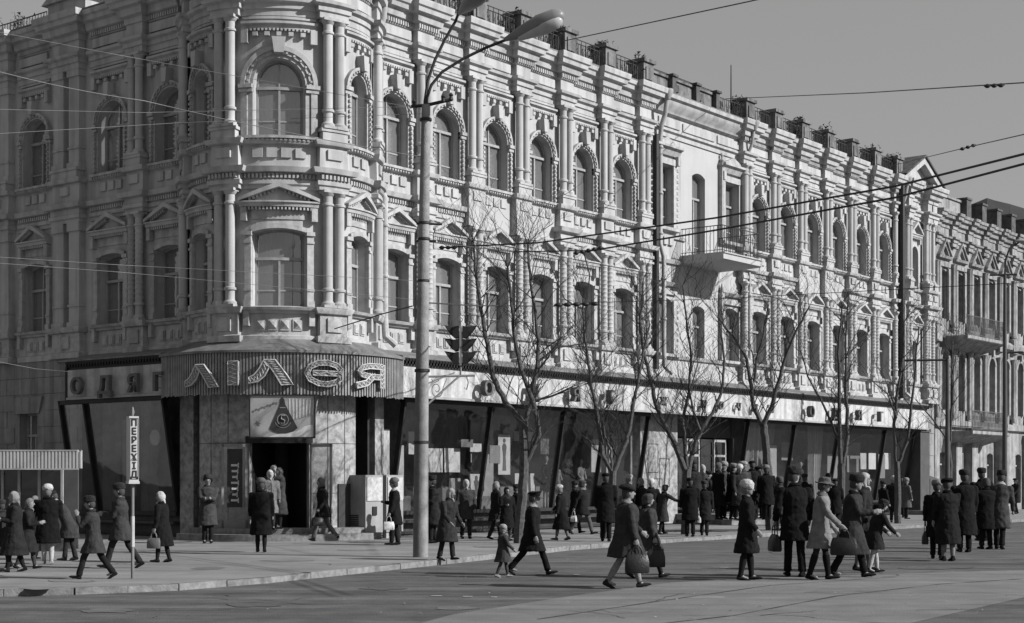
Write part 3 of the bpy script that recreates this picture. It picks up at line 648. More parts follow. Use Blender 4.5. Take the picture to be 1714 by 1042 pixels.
# drainpipes
def drain(F, s, m, d=.5, rr=.085, kick=True):
    def fn(b):
        b.tube([(s - .05, -.52, 15.1), (s - .05, -.5, 14.8), (s - .02, -.42, 14.4), (s, -.25, 14.0), (s, -.2, 13.6), (s, -.2, 9.9), (s, -d, 9.4), (s, -d, 6.2), (s + .05, -d, 5.6), (s + .25, -d - .2, 5.35)], rr, 9)
        b.lathe(s - .05, .52, [(.1, 14.85), (.22, 15.1), (.22, 15.2)], 10)
        for z in (13.2, 11.6, 10.2, 8.6, 7.2): b.lathe(s, .2 if z > 9.9 else d, [(rr + .015, z), (rr + .03, z + .02), (rr + .03, z + .07), (rr + .015, z + .09)], 9)
    F.put('drainpipe', None, fn, 0, m, BLD)
drain(FR, 1.92, PLD, .45, .1); drain(FR, b0 + .98, LTM, .35); drain(FR, sD - 1.75, LTM, .35); drain(FR, 22.35, LTM, .3, .06); drain(FL, -1.75, mat('drain_dark', .12), .3, .1)
FR.put('dark_pipe', None, lambda b: b.tube([(sD - 2.15, -.42, 15.3), (sD - 2.15, -.42, 5.3)], .14, 8), 0, DK, BLD)  # dark tube along the dark vertical strip beside the drainpipe
FR.put('dark_pipe', None, lambda b: b.tube([(b0 + .62, -.26, 13.6), (b0 + .62, -.26, 5.5)], .11, 8), 0, DK, BLD)
# ------------------------------------------------------------------ canopy, fascia and shopfront
def circ(a, b_, c_):
    ax, ay, bx, by, cx, cy = a[0], a[1], b_[0], b_[1], c_[0], c_[1]
    d = 2 * (ax * (by - cy) + bx * (cy - ay) + cx * (ay - by))
    ux = ((ax * ax + ay * ay) * (by - cy) + (bx * bx + by * by) * (cy - ay) + (cx * cx + cy * cy) * (ay - by)) / d
    uy = ((ax * ax + ay * ay) * (cx - bx) + (bx * bx + by * by) * (ax - cx) + (cx * cx + cy * cy) * (bx - ax)) / d
    return Vector((ux, uy, 0)), math.hypot(ax - ux, ay - uy)
pe = FR.pt(FR.sx(672, 1.25), 1.25, 0); pl = FL.pt(FL.sx(272, 1.25), 1.25, 0)
cc, cr = circ((pl.x, pl.y), (-5.95, 39.55), (pe.x, pe.y))
FC = Bent(cc, cr, (Vector((-5.95, 39.55, 0)) - cc).normalized())
aL = math.atan2((pl - cc).dot(FC.e), (pl - cc).dot(FC.b)) * cr; aR = math.atan2((pe - cc).dot(FC.e), (pe - cc).dot(FC.b)) * cr
def corr(b):
    x = aL
    while x < aR: b.ext([(-.04, 3.87 + rnd.uniform(-.03, .03)), (.0, 3.86), (.0, 4.93), (-.04, 4.93)], x, x + .045); b.ext([(-.045, 3.9), (.045, 3.83 + rnd.uniform(-.02, .02)), (.045, 4.95), (-.045, 4.95)], x + .045, x + .085); x += .085
sg_ = FC.put('corrugated_fascia', None, corr, 0, COR, BLD, smooth=False)
def cap(F, x0, x1, z, d, name='canopy_roof', ri=.0, zt=5.3):
    F.put(name, None, lambda b: b.ext([(d, z), (d + .06, z + .03), (d + .06, z + .07), (ri, zt), (ri, zt - .06)], x0, x1), 0, ROOF, BLD)
# conical canopy roof between tower wall and fascia
b = B(); n = 36
for k in range(n + 1):
    x = aL + (aR - aL) * k / n; p = FC.pt(x, .1, 4.97)
    v = (Vector((p.x, p.y, 0)) - C).normalized(); q = C + v * (RT + .0)
    if (p.xy - C.xy).length < RT + .2: q = p.lerp(C, .15)
    b.v += [(p.x, p.y, 4.96), (q.x, q.y, 5.34), (p.x, p.y, 4.9), (q.x, q.y, 5.2)]
for k in range(n): b.f += [(4 * k, 4 * k + 4, 4 * k + 5, 4 * k + 1), (4 * k + 2, 4 * k + 3, 4 * k + 7, 4 * k + 6), (4 * k, 4 * k + 2, 4 * k + 6, 4 * k + 4)]
part('canopy_roof', b, ROOF, BLD, Matrix())
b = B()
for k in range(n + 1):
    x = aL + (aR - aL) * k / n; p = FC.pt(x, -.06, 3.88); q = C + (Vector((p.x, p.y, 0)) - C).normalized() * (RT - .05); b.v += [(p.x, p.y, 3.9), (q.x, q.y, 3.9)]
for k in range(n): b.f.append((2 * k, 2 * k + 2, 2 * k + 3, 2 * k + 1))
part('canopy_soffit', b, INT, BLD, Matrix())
FD = 1.2                                       # how far the straight canopies project
fR0, fR1 = FR.sx(672, FD), FR.sx(1553, FD); fL1, fL0 = FL.sx(272, FD), FL.sx(113, FD)
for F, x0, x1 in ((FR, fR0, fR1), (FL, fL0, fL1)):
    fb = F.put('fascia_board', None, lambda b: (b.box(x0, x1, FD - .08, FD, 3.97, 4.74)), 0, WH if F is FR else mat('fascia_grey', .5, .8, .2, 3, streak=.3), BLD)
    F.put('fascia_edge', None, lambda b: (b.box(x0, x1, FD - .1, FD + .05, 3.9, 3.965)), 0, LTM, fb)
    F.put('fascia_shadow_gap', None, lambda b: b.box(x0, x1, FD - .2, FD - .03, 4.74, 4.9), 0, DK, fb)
    def gut(b):
        x = x0
        while x < x1: b.tube([(x, -FD - .02, 4.93), (x + .1, -FD - .02, 4.94)], [.065, .06], 6); b.box(x, x + .05, FD - .05, FD + .06, 4.82, 4.9); x += .125
    F.put('gutter', None, gut, 0, DKB, BLD)
    cap(F, x0 - (.0 if F is FR else .4), x1, 4.95, FD)
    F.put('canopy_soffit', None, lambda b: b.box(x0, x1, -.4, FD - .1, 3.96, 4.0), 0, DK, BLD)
    if F is FL: F.put('fascia_frame', None, lambda b: (b.box(x0 - .08, x0, FD - .1, FD + .03, 3.85, 4.8), b.box(x0, x1, FD - .1, FD + .04, 3.78, 3.88), b.box(x0 - .08, x0 - .0, FD - .1, FD + .02, 4.74, 4.86)), 0, DKB, fb)
# letters
DG = bpy.context.evaluated_depsgraph_get
def glyphs(ch, size, extr, sx=1.0, shear=0):
    cu = bpy.data.curves.new('t', 'FONT'); cu.body = ch; cu.size = size; cu.extrude = extr; cu.align_x = 'CENTER'; cu.shear = shear; cu.resolution_u = 3; cu.offset = size * .02
    o = bpy.data.objects.new('t', cu); COL.objects.link(o); dg = DG(); dg.update(); me = bpy.data.meshes.new_from_object(o.evaluated_get(dg))
    b = B(); b.v = [(v.co.x * sx, -v.co.z, v.co.y) for v in me.vertices]; b.f = [tuple(p.vertices) for p in me.polygons]
    bpy.data.objects.remove(o); bpy.data.meshes.remove(me); return b
def letter(F, ch, s, z, size, d, m, parent, extr=.05, sx=1.0, shear=0, post=True):
    g = glyphs(ch, size, extr, sx, shear)
    def fn(b):
        b.v = [(x, y - d, zz) for x, y, zz in g.v]; b.f = list(g.f)
    o = F.put('letter', None, fn, s, m, parent, z, smooth=False)
    if post: F.put('bracket', None, lambda b: (b.tube([(0, 0 - d, z + size * .1), (0, -FD, z + size * .1)], .012, 4), b.tube([(0, -d, z + size * .55), (0, -FD, z + size * .55)], .012, 4)), s, DK, o)
    return o
fbR = [o for o in bpy.data.objects if o.name.startswith('fascia_board')]
LD = FD + .28
for ch, px in zip('ОДЯГ', (815, 893, 963, 1022)): letter(FR, ch, FR.sx(px, LD), 4.08, .58, LD, LGR, fbR[0], .09)
for ch, px in zip('жіночий', (1110, 1150, 1178, 1207, 1236, 1264, 1292)): letter(FR, ch, FR.sx(px, LD - .1), 4.16, .5, LD - .12, LGR, fbR[0], .04, shear=.25)
for ch, px in zip('ОДЯГ', (1357, 1397, 1437, 1473)): letter(FR, ch, FR.sx(px, LD), 4.1, .56, LD, LGR, fbR[0], .09)
for ch, px in zip('ОДЯГ', (124, 171, 219, 260)): letter(FL, ch, FL.sx(px, LD), 4.02 if ch != 'О' else 4.05, .66 if ch != 'О' else .62, LD - .1, LGR, fbR[1], .06, sx=1.15)
# neon letters on the corner: plate, rim and coiled tube
def sx_c(px):
    best = min(range(400), key=lambda k: abs(857 + FPX * (lambda p: p.x / p.y)(FC.pt(aL + (aR - aL) * k / 399, .1, 0)) - px)); return aL + (aR - aL) * best / 399
def neon(name, strokes, px0, px1, y0, y1, wd):
    x0, x1 = sx_c(px0), sx_c(px1); z1, z0 = CH + (HZ - y0) * 40.2 / FPX, CH + (HZ - y1) * 40.2 / FPX
    X = lambda u: x0 + (x1 - x0) * u; Z = lambda v: z0 + (z1 - z0) * v
    P, Q, T = B(), B(), B()
    for st in strokes:
        if st[0] == 'poly':
            q_ = [Vector((X(u), 0, Z(v))) for u, v in st[1]]; P.prism([(q.x, q.z) for q in q_], .06, .16); Q.tube([(q.x, -.17, q.z) for q in q_ + q_[:1]], .02, 4)
            h_ = len(q_) // 2; a_ = q_[:h_]; c_ = q_[:h_ - 1:-1]; zz = []; k = max(6, int((a_[0] - a_[-1]).length / .04))
            for j in range(k + 1):
                f = j / k * (h_ - 1); i = min(int(f), h_ - 2); u_, v_ = a_[i].lerp(a_[i + 1], f - i), c_[i].lerp(c_[i + 1], f - i); zz.append(u_.lerp(v_, .25 if j % 2 else .75))
            T.tube([(q.x, -.185, q.z) for q in zz], .013, 4); continue
        w0 = st[0]; pts = [Vector((X(u), 0, Z(v))) for u, v in st[1]]; L, Rr = [], []
        for i, p in enumerate(pts):
            t = (pts[min(i + 1, len(pts) - 1)] - pts[max(i - 1, 0)]).normalized(); n_ = Vector((t.z, 0, -t.x)) * wd * w0 / 2; L.append(p - n_); Rr.append(p + n_)
        for i in range(len(pts) - 1): P.prism([(L[i].x, L[i].z), (Rr[i].x, Rr[i].z), (Rr[i + 1].x, Rr[i + 1].z), (L[i + 1].x, L[i + 1].z)], .06, .16)
        loop = L + Rr[::-1] + [L[0]]; Q.tube([(q.x, -.17, q.z) for q in loop], .016, 4)
        z = []; ln = sum((pts[i + 1] - pts[i]).length for i in range(len(pts) - 1)); k = max(4, int(ln / .055))
        for j in range(k + 1):
            f = j / k * (len(pts) - 1); i = min(int(f), len(pts) - 2); q = pts[i].lerp(pts[i + 1], f - i); nn = (Rr[i] - L[i]) * .3; z.append(q + nn * (1 if j % 2 else -1))
        T.tube([(q.x, -.185, q.z) for q in z], .011, 4)
    l = FC.put('letter', None, lambda b: b.add(P.v, P.f), 0, mat('neon_plate', .3, .6, .3, 8), sg_, smooth=False); l['label'] = 'neon letter ' + name + ' on the corrugated fascia'
    FC.put('letter_rim', None, lambda b: b.add(Q.v, Q.f), 0, LRM, l); FC.put('neon_tube', None, lambda b: b.add(T.v, T.f), 0, LRM, l)
Lst = [('poly', [(.34, 1), (.5, .68), (.62, .36), (.74, 0), (1, .02), (.86, .4), (.72, .72), (.6, 1)]), ('poly', [(.33, .97), (.24, .66), (.12, .4), (.0, .3), (.0, .06), (.2, .12), (.36, .36), (.46, .7)])]
neon('Л', Lst, 313, 368, 612, 650, .2); neon('І', [(1.1, [(.5, .98), (.5, .02)])], 382, 400, 607, 648, .24)
neon('Л', Lst, 418, 490, 606, 647, .26)
eP = [(.2, .52), (.98, .5), (.97, .66), (.85, .86), (.6, .97), (.35, .95), (.12, .78), (.04, .5), (.12, .24), (.35, .06), (.6, .03), (.85, .14), (.95, .28)]
neon('е', [(.62, eP)], 510, 570, 608, 646, .2)
neon('Я', [(.8, [(.92, .02), (.92, .98)]), (.7, [(.92, .9), (.45, .9), (.2, .82), (.12, .68), (.2, .54), (.45, .46), (.92, .46)]), (.8, [(.55, .46), (.35, .2), (.02, .08)])], 594, 640, 607, 648, .18)
# shop window walls: leaning glass, posts, plinth, interior
def lean(F, x0, x1, posts, dark_ranges=(), z0=.75, zt=3.9):
    tb, tt = .25, .75
    F.put('shop_glazing', None, lambda b: b.prism([(x0, 0), (x1, 0), (x1, 1), (x0, 1)], 0, .012), 0, GLS, BLD)
    o = bpy.data.objects[-1] if False else None
def shopwin(F, x0, x1, posts, name='shop_window'):
    tb, tt, z0, zt = .3, .8, .78, 3.92
    fr_ = F.put(name, None, lambda b: (b.box(x0, x1, .1, .42, z0 - .1, z0), b.box(x0, x1, tt - .15, tt + .1, zt - .12, zt), b.box(x0, x1, .05, .36, .13, .2)), 0, DK, BLD)
    xs = [x0] + list(posts) + [x1]
    for i in range(len(xs) - 1):
        F.put('pane', None, lambda b: b.add([(xs[i], -tb, z0), (xs[i + 1], -tb, z0), (xs[i + 1], -tt, zt - .12), (xs[i], -tt, zt - .12)], [(0, 1, 2, 3)]), 0, GLS if F is FR else GLL, fr_)
    for x in xs:
        F.put('post', None, lambda b: b.ext([(tb - .06, z0), (tb + .1, z0), (tt + .12, zt), (tt - .04, zt)], x - .035, x + .035), 0, DKB, fr_)
    F.put('plinth', None, lambda b: (b.box(x0, x1, -.2, .22, .0, z0 - .1), b.box(x0, x1, .2, .5, .45, .52)), 0, mat('plinth_tiles', .06, .5, .4, 5), fr_)
    return fr_
def room(F, x0, x1, depth=2.6, m=INTM):
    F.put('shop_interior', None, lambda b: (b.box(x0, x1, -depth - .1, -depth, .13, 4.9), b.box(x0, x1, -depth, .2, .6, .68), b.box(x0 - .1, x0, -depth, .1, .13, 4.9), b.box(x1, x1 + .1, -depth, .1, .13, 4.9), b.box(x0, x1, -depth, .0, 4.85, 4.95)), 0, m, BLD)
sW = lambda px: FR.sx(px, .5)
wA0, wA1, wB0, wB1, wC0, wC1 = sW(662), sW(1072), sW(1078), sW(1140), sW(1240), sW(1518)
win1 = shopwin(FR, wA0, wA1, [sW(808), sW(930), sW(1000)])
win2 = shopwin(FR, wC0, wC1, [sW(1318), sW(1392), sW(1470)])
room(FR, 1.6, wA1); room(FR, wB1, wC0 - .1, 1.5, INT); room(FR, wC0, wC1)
FR.put('marble_panel', None, lambda b: b.box(wB0, wB1, -.2, .35, .13, 3.95), 0, MARB, BLD)
for px, zz in ((1093, 2.4), (1112, 1.9), (1100, 1.2)):
    FR.put('panel_inlay', None, lambda b: (b.box(-.32, .32, .345, .36, zz - .5, zz - .48), b.box(-.32, .32, .345, .36, zz + .48, zz + .5), b.box(-.32, -.3, .345, .36, zz - .5, zz + .5), b.box(.3, .32, .345, .36, zz - .5, zz + .5)), FR.sx(px, .35), DK, BLD)
# second entrance
dr = FR.put('entrance', None, lambda b: (b.box(wB1, wC0, -.15, .1, 3.2, 3.95), b.box(wB1, wB1 + .1, -.1, .25, .4, 3.2), b.box(wC0 - .2, wC0 - .08, -.1, .25, .4, 3.2)), 0, DK, BLD)
for k in range(4):
    x = wB1 + .15 + k * (wC0 - wB1 - .4) / 4; ww = (wC0 - wB1 - .4) / 4 - .06
    d_ = FR.put('door', None, lambda b: (b.box(0, .07, 0, .06, .45, 3.15), b.box(ww - .07, ww, 0, .06, .45, 3.15), b.box(0, ww, 0, .06, .45, .8), b.box(0, ww, 0, .06, 3.05, 3.15), b.box(0, ww, 0, .06, 2.5, 2.58)), x, LTM if k in (1, 3) else DK, dr)
    FR.put('pane', None, lambda b: b.box(.07, ww - .07, .02, .03, .8, 3.05), x, GLS, d_)
for k, (dd, z1) in enumerate(((2.6, .3), (2.2, .46))):
    FR.put('step', None, lambda b: (b.box(wB1 - .1, wC0 + .3 - k * .3, .2, dd, SWZ - .1, z1 - .04), b.box(wB1 - .12, wC0 + .33 - k * .3, .2, dd + .03, z1 - .04, z1)), 0, KRB, dr)
# end pier and stone wall beyond the shop
FR.put('shop_end_pier', None, lambda b: (b.box(wC1 + .1, wC1 + 1.1, .0, 1.1, .13, 3.9), b.box(wC1 + .05, wC1 + 1.15, .0, 1.15, 3.8, 3.95)), 0, mat('end_pier', .08), BLD)
FR.put('wall', None, lambda b: b.box(wC1 + 1.1, 40.1, -.3, .1, 0, 5.22), 0, STN, BLD)
k0 = 0
for j in range(9):
    for i in range(4):
        x = wC1 + 1.15 + i * .62 + (j % 2) * .3
        if x + .58 < 40.1: FR.put('stone', 'stn_r', lambda b: b.box(0, .58, .1, .13, 0, .47), x, STN, BLD, z=.2 + j * .52)
FR.put('wall_lamp_box', None, lambda b: b.box(-.15, .15, .1, .4, 2.6, 3.3), wC1 + 2.0, DK, BLD)
FR.put('doorstep', None, lambda b: b.box(wC1 - .3, wC1 + 2.6, .1, 1.9, .0, .3), 0, KRB, BLD)
FR.put('cellar_hatch', None, lambda b: b.ext([(.1, .9), (1.0, .9), (1.0, 1.7), (.1, 2.0)], wC1 + 1.4, wC1 + 2.4), 0, mat('hatch', .09), BLD)
# left shopfront
vL = lambda px: FL.sx(px, .5)
lW0, lW1 = vL(118), vL(290)
win3 = shopwin(FL, lW0, lW1, [vL(158)])
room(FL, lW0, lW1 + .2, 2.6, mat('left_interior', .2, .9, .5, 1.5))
FL.put('wall', None, lambda b: (b.box(-22, -9.75, -.3, .05, 0, 5.22), b.box(-8.85, lW0 - .05, -.3, .05, 0, 5.22), b.box(-9.75, -8.85, -.3, .05, 0, 1.6), b.box(-9.75, -8.85, -.3, .05, 3.65, 5.22)), 0, STN, BLD)
FL.put('plinth_course', None, lambda b: b.box(-22, lW0 - .05, .05, .12, .1, .75), 0, STN, BLD)
FL.put('lintel', None, lambda b: b.prism([(-.62, 3.65), (.62, 3.65), (.78, 4.15), (-.78, 4.15)], .05, .13), -9.3, STN, BLD)
window(FL, -9.3, .45, 1.6, 3.65, 0, BLD, None, 3.0, 2, True)
for j in range(9):
    for i in range(14):
        x = -17 + i * .78 + (j % 2) * .39
        if x > lW0 - .8 or (-10.6 < x < -8.85 and 1.5 < .8 + j * .49 < 4.2): continue
        FL.put('stone', 'stn_l', lambda b: b.box(0, .765, .05, .075, 0, .475), x, STN, BLD, z=.8 + j * .49)
# round corner at street level
def gw(b):
    for x0, x1 in ((-2.55, -.78), (.78, 2.3)): b.box(x0, x1, -.25, .0, .1, 3.95)
    b.box(-.78, .78, -.25, 0, 2.75, 3.95)
FT.put('marble_wall', None, gw, 0, MARB, BLD)
FT.put('marble_joint', None, lambda b: [b.box(x, x + .012, .0, .008, .2, 3.9) for x in (-2.0, -1.4, 1.3, 1.85)] + [b.box(-2.55, -.8, 0, .008, z, z + .012) for z in (1.3, 2.6)] + [b.box(.8, 2.3, 0, .008, z, z + .012) for z in (1.3, 2.6)], 0, DK, BLD, kind='stuff')
FT.put('marble_plinth', None, lambda b: (b.box(1.62, 2.32, -.1, .04, .13, 1.55)), 0, mat('plinth_dark', .05), BLD)
FT.put('doorway', None, lambda b: (b.box(-.78, .78, -2.0, -1.9, .3, 2.8), b.box(-.8, .8, -2.0, -.1, .28, .36), b.box(-.95, -.78, -1.9, -.2, .3, 2.8), b.box(.78, .95, -1.9, -.2, .3, 2.8), b.box(-.78, .78, -1.9, -.2, 2.7, 2.8)), 0, DKB, BLD)
FT.put('lintel', None, lambda b: b.box(-.86, .86, -.05, .06, 2.6, 2.78), 0, DKB, BLD)
def leaf(px0, px1, dm):
    w_ = .66
    return lambda b: (b.box(0, .06, 0, .05, .36, 2.58), b.box(w_ - .06, w_, 0, .05, .36, 2.58), b.box(0, w_, 0, .05, .36, .62), b.box(0, w_, 0, .05, 2.5, 2.58))
for sgn, m, ang in ((-1, LTM, 200), (1, LTM, 10)):
    p = FT.pt(sgn * .8, .06, 0); b = B(); leaf(0, 0, 0)(b); b2 = B(); b2.box(.06, .6, .02, .03, .62, 2.5)
    Wd = Matrix.Translation(p) @ Matrix.Rotation(R_(-170 if sgn < 0 else -25), 4, 'Z')
    d_ = part('door', b, m if sgn > 0 else mat('door_paint', .3), BLD, Wd); part('pane', b2, GLS, d_, Wd)
    if sgn < 0:
        b3 = B(); b3.box(.13, .52, -.02, .0, .95, 2.45); bd = part('notice_board', b3, mat('notice_dark', .06), d_, Wd)
        for k in range(7):
            b4 = B(); z = 2.0 - k * .15; ww = .2 - .03 * (k % 3); b4.box(.32 - ww / 2, .32 + ww / 2, -.04, -.02, z, z + .055); b4.box(.32 - ww / 2, .32 - ww / 2 + .03, -.04, -.02, z - .04, z + .09)
            part('notice_line', b4, WHP, d_, Wd)
# poster panel over the entrance
pb = at(419, 731, 39.3); pt_ = at(526, 662, 39.3)
pan = thing('poster_panel', (pb.x, pb.y, pb.z), 'large pale poster panel with a dark triangular dress emblem above the corner doorway', 'poster')
wd, hg = pt_.x - pb.x, pt_.z - pb.z
PW = WM[pan.name]
b = B(); b.box(0, wd, -.06, 0, 0, hg); part('board', b, mat('poster_ground', .42, .7, .1, 3), pan)
b = B()
for a in ((0, wd, -.02, hg + .0), ): b.box(-.03, 0, -.06, .03, -.03, hg + .03); b.box(wd, wd + .03, -.06, .03, -.03, hg + .03); b.box(0, wd, -.06, .03, -.035, 0); b.box(0, wd, -.06, .03, hg, hg + .03)
part('frame', b, DK, pan)
U = lambda u, v: (u * wd, v * hg)
b = B(); b.prism([U(.3, .2), U(.36, .13), U(.45, .09), U(.57, .09), U(.68, .14), U(.74, .22), U(.55, .78), U(.53, .92), U(.5, .97), U(.47, .92), U(.46, .78)], 0, .012); part('dress_emblem', b, mat('emblem_dark', .045), pan)
b = B(); b.ring(.51 * wd, .42 * hg, .13, .15, .012, .018, 0, 360, 20); b.ring(.51 * wd, .42 * hg, .2, .212, .012, .018, 200, 340, 12)
b.tube([(.545 * wd, -.02, .52 * hg), (.49 * wd, -.02, .52 * hg), (.485 * wd, -.02, .44 * hg), (.54 * wd, -.02, .4 * hg), (.53 * wd, -.02, .33 * hg), (.48 * wd, -.02, .33 * hg)], .018, 5)
b.box(.46 * wd, .55 * wd, .012, .018, .7 * hg, .72 * hg); part('emblem_lines', b, mat('emblem_light', .3), pan)
b = B()
for k in range(9): b.prism([(.6 * wd + k * .055 * wd, .93 * hg - k * .01), (.62 * wd + k * .055 * wd, .93 * hg), (.63 * wd + k * .05 * wd, (.4 + .02 * k) * hg), (.615 * wd + k * .05 * wd, (.4 + .02 * k) * hg)], 0, .006)
b.prism([U(.28, .0), U(.98, .0), U(.98, .3), U(.85, .26), U(.78, .17), U(.6, .1), U(.4, .06)], 0, .004); part('pale_rays', b, WHP, pan)
b = B()
for k in range(6): t = k * math.pi / 3; b.tube([(.12 * wd, -.006, .33 * hg), (.12 * wd + .07 * math.cos(t), -.006, .33 * hg + .07 * math.sin(t))], .008, 4)
for k in range(9):
    x = .05 * wd + k * .045 * wd; z = (.62 + .025 * k) * hg + .02 * (k % 2); b.ring(x, z, .018, .03, 0, .008, 0, 300, 8)
part('printed_sparks', b, mat('spark_grey', .2), pan)
# curved entrance steps
for k, (rr, z1) in enumerate(((3.35, .27), (3.0, .41))):
    b = B(); pts = [(C + (bis * math.cos(t) + FT.e * math.sin(t)) * rr) for t in [R_(-52 + 104 * j / 24) for j in range(25)]] + [C + (bis * math.cos(t) + FT.e * math.sin(t)) * 2.2 for t in [R_(52 - 104 * j / 24) for j in range(25)]]
    n = len(pts); b.add([(p.x, p.y, z) for z in (.05, z1) for p in pts], [tuple(range(n)), tuple(range(2 * n - 1, n - 1, -1))] + [(i, (i + 1) % n, (i + 1) % n + n, i + n) for i in range(n)])
    part('step', b, KRB, BLD, Matrix(), ang=.3)
# dark frames and a recessed side door either side of the round corner
FR.put('side_door_recess', None, lambda b: (b.box(.0, 1.65, -.9, -.8, .13, 4.9), b.box(.75, .83, -.6, .35, .13, 3.95), b.box(1.25, 1.32, -.3, .45, .13, 3.95), b.box(.0, 1.7, -.2, .1, 3.3, 3.95)), 0, INT, BLD)
FR.put('pilaster', None, lambda b: b.box(1.65, 2.0, -.1, .35, .13, 3.95), 0, MARB, BLD)
FL.put('side_door_recess', None, lambda b: (b.box(lW1 + .15, -.0, -.9, -.8, .13, 4.9), b.box(-1.15, -1.05, -.6, .4, .13, 3.95), b.box(-.72, -.62, -.3, .35, .13, 3.95), b.box(lW1 + .15, -.2, -.2, .1, 3.3, 3.95)), 0, INT, BLD)
FL.put('pilaster', None, lambda b: b.box(lW1 + .1, lW1 + .65, -.1, .35, .13, 3.95), 0, MARB, BLD)
# ------------------------------------------------------------------ shop display
def card(F, px0, px1, y0, y1, d, v, label, cat='poster', fig=False, grp='display boards in the shop windows'):
    s0, s1 = F.sx(px0, d), F.sx(px1, d); p = F.pt((s0 + s1) / 2, d, 0)
    z1, z0 = CH + (HZ - y0) * p.y / FPX, CH + (HZ - y1) * p.y / FPX
    bw_ = B(); bw_.box(-abs(s1 - s0) / 2, abs(s1 - s0) / 2, -.02, 0, 0, z1 - z0)
    M_ = frame(F.x, F.n, p + Vector((0, 0, z0)))
    o = link('display_board', mesh(bw_, 'display_board', mat('board_%02d' % (v * 100), v, .8, .15, 4)), None, M_)
    tag(o, label, cat, grp)
    if fig:
        h = z1 - z0; f = B(); f.prism([(-.09, .1 * h), (.09, .1 * h), (.06, .45 * h), (.11, .7 * h), (.05, .78 * h), (-.05, .78 * h), (-.11, .7 * h), (-.06, .45 * h)], 0, .008); f.ring(0, .85 * h, 0.0, .07, 0, .008, 0, 360, 10)
        link('printed_figure', mesh(f, 'printed_figure', mat('print_dark', .1)), o, M_)
    return o
card(FR, 640, 652, 718, 835, -.1, .6, 'tall narrow pale board at the left end of the right-hand shop window', grp=None)
card(FR, 664, 676, 745, 835, -.3, .5, 'pale board leaning just left of the concrete pole behind the vending machines', grp=None)
card(FR, 684, 699, 722, 760, -.6, .55, 'small pale card hanging higher than the others behind the concrete pole', grp=None)
card(FR, 712, 741, 750, 790, -.5, .72, 'blank white board right of the concrete pole in the shop window', grp=None)
card(FR, 744, 770, 750, 790, -.5, .68, 'blank white board with a grey stripe between two others in the shop window', grp=None)
card(FR, 787, 806, 742, 756, -.5, .62, 'small white card beside the first leaning window post', grp=None)
card(FR, 788, 826, 700, 830, -1.0, .3, 'broad grey panel standing behind the first leaning window post', grp=None)
card(FR, 834, 854, 727, 794, -.2, .5, 'tall fashion poster of a standing figure in the shop window', fig=True, grp=None)
card(FR, 860, 893, 722, 738, -.4, .45, 'pale horizontal board behind the first tree in the window', grp=None)
card(FR, 862, 895, 792, 825, -.3, .5, 'low pale board behind the first tree trunk in the window', grp=None)
card(FR, 786, 808, 793, 835, .1, .5, 'small fashion poster low beside the leaning post', fig=True, grp=None)
card(FR, 1015, 1045, 730, 800, -.5, .42, 'pale panel behind the second tree in the shop window', grp=None)
card(FR, 1285, 1300, 745, 800, -.3, .35, 'narrow grey board at the left of the far shop window', grp=None)
card(FR, 1440, 1450, 758, 785, -.2, .5, 'left white card of the pair hung in the far shop window', grp=None)
card(FR, 1454, 1466, 758, 785, -.2, .7, 'middle white card hung in the far shop window', grp=None)
card(FR, 1480, 1491, 758, 785, -.2, .7, 'right white card hung in the far shop window', grp=None)
card(FR, 1418, 1440, 740, 790, -.6, .22, 'grey curtain board beside the hung cards in the far window', grp=None)
card(FL, 205, 228, 700, 830, -.4, .3, 'dark grey display panel in the shaded left shop window', grp=None)
dsp = random.Random(5)
words = (('grey', 'at knee height'), ('mottled', 'low down'), ('pale', 'at eye level'), ('dull', 'high up'))
for k, (x, y0, y1) in enumerate(((752, 800, 828), (772, 735, 748), (820, 745, 775), (905, 730, 760), (990, 735, 790), (1028, 742, 770), (1058, 735, 800), (1308, 740, 770), (1330, 790, 815), (1362, 745, 775), (1385, 760, 800), (1402, 735, 755), (1470, 760, 800), (1500, 750, 790))):
    v = dsp.choice((.18, .25, .32, .4)); lb_ = ('narrow ' if k % 2 else 'small ') + ('dull grey' if v < .3 else 'pale') + ' display panel in the ' + ('near' if x < 1100 else 'far') + ' shop window, ' + ('leftmost', 'second', 'third', 'fourth', 'fifth', 'sixth', 'last')[k % 7] + ' of the unlettered panels there'
    card(FR, x, x + dsp.uniform(9, 22), y0, y1, dsp.uniform(-.9, -.1), v, lb_, grp='unlettered panels in the shop windows')
p = FL.pt(vL(241), .1, 0); b = B(); b.ring(0, 0, 0, .22, 0, .03, 0, 360, 22)
o = link('round_display', mesh(b, 'round_display', mat('disc_grey', .85)), None, frame(FL.x, FL.n, p + Vector((0, 0, CH + (HZ - 732) * p.y / FPX)))); tag(o, 'pale round disc hanging in the shaded left shop window', 'display disc')
def drape(F, px0, px1, d, v, label, z0=.7, z1=3.9):
    s0, s1 = F.sx(px0, d), F.sx(px1, d); p = F.pt(s0, d, 0); b = B(); n = 26
    for k in range(n + 1):
        x = (s1 - s0) * k / n
        for z, q in ((z0, 1.0), (z0 + 1.1, .75), (z1, 1)): b.v.append((x * q, .07 * math.sin(k * 1.5), z))
    for k in range(n):
        for j in range(2): b.f.append((3 * k + j, 3 * k + 3 + j, 3 * k + 4 + j, 3 * k + 1 + j))
    o = link('drape', mesh(b, 'drape', mat('drape_%02d' % (v * 100), v)), None, frame(F.x, F.n, p)); return tag(o, label, 'curtain')
drape(FR, 1352, 1378, -.6, .35, 'gathered pale curtain in the middle of the far shop window')
drape(FR, 1246, 1300, -.5, .3, 'wide pale curtain just right of the crowded entrance')
drape(FR, 752, 800, -1.6, .14, 'dark drape behind the white boards in the shop window')
drape(FL, 172, 205, -.6, .34, 'dark drape in the shaded left shop window')
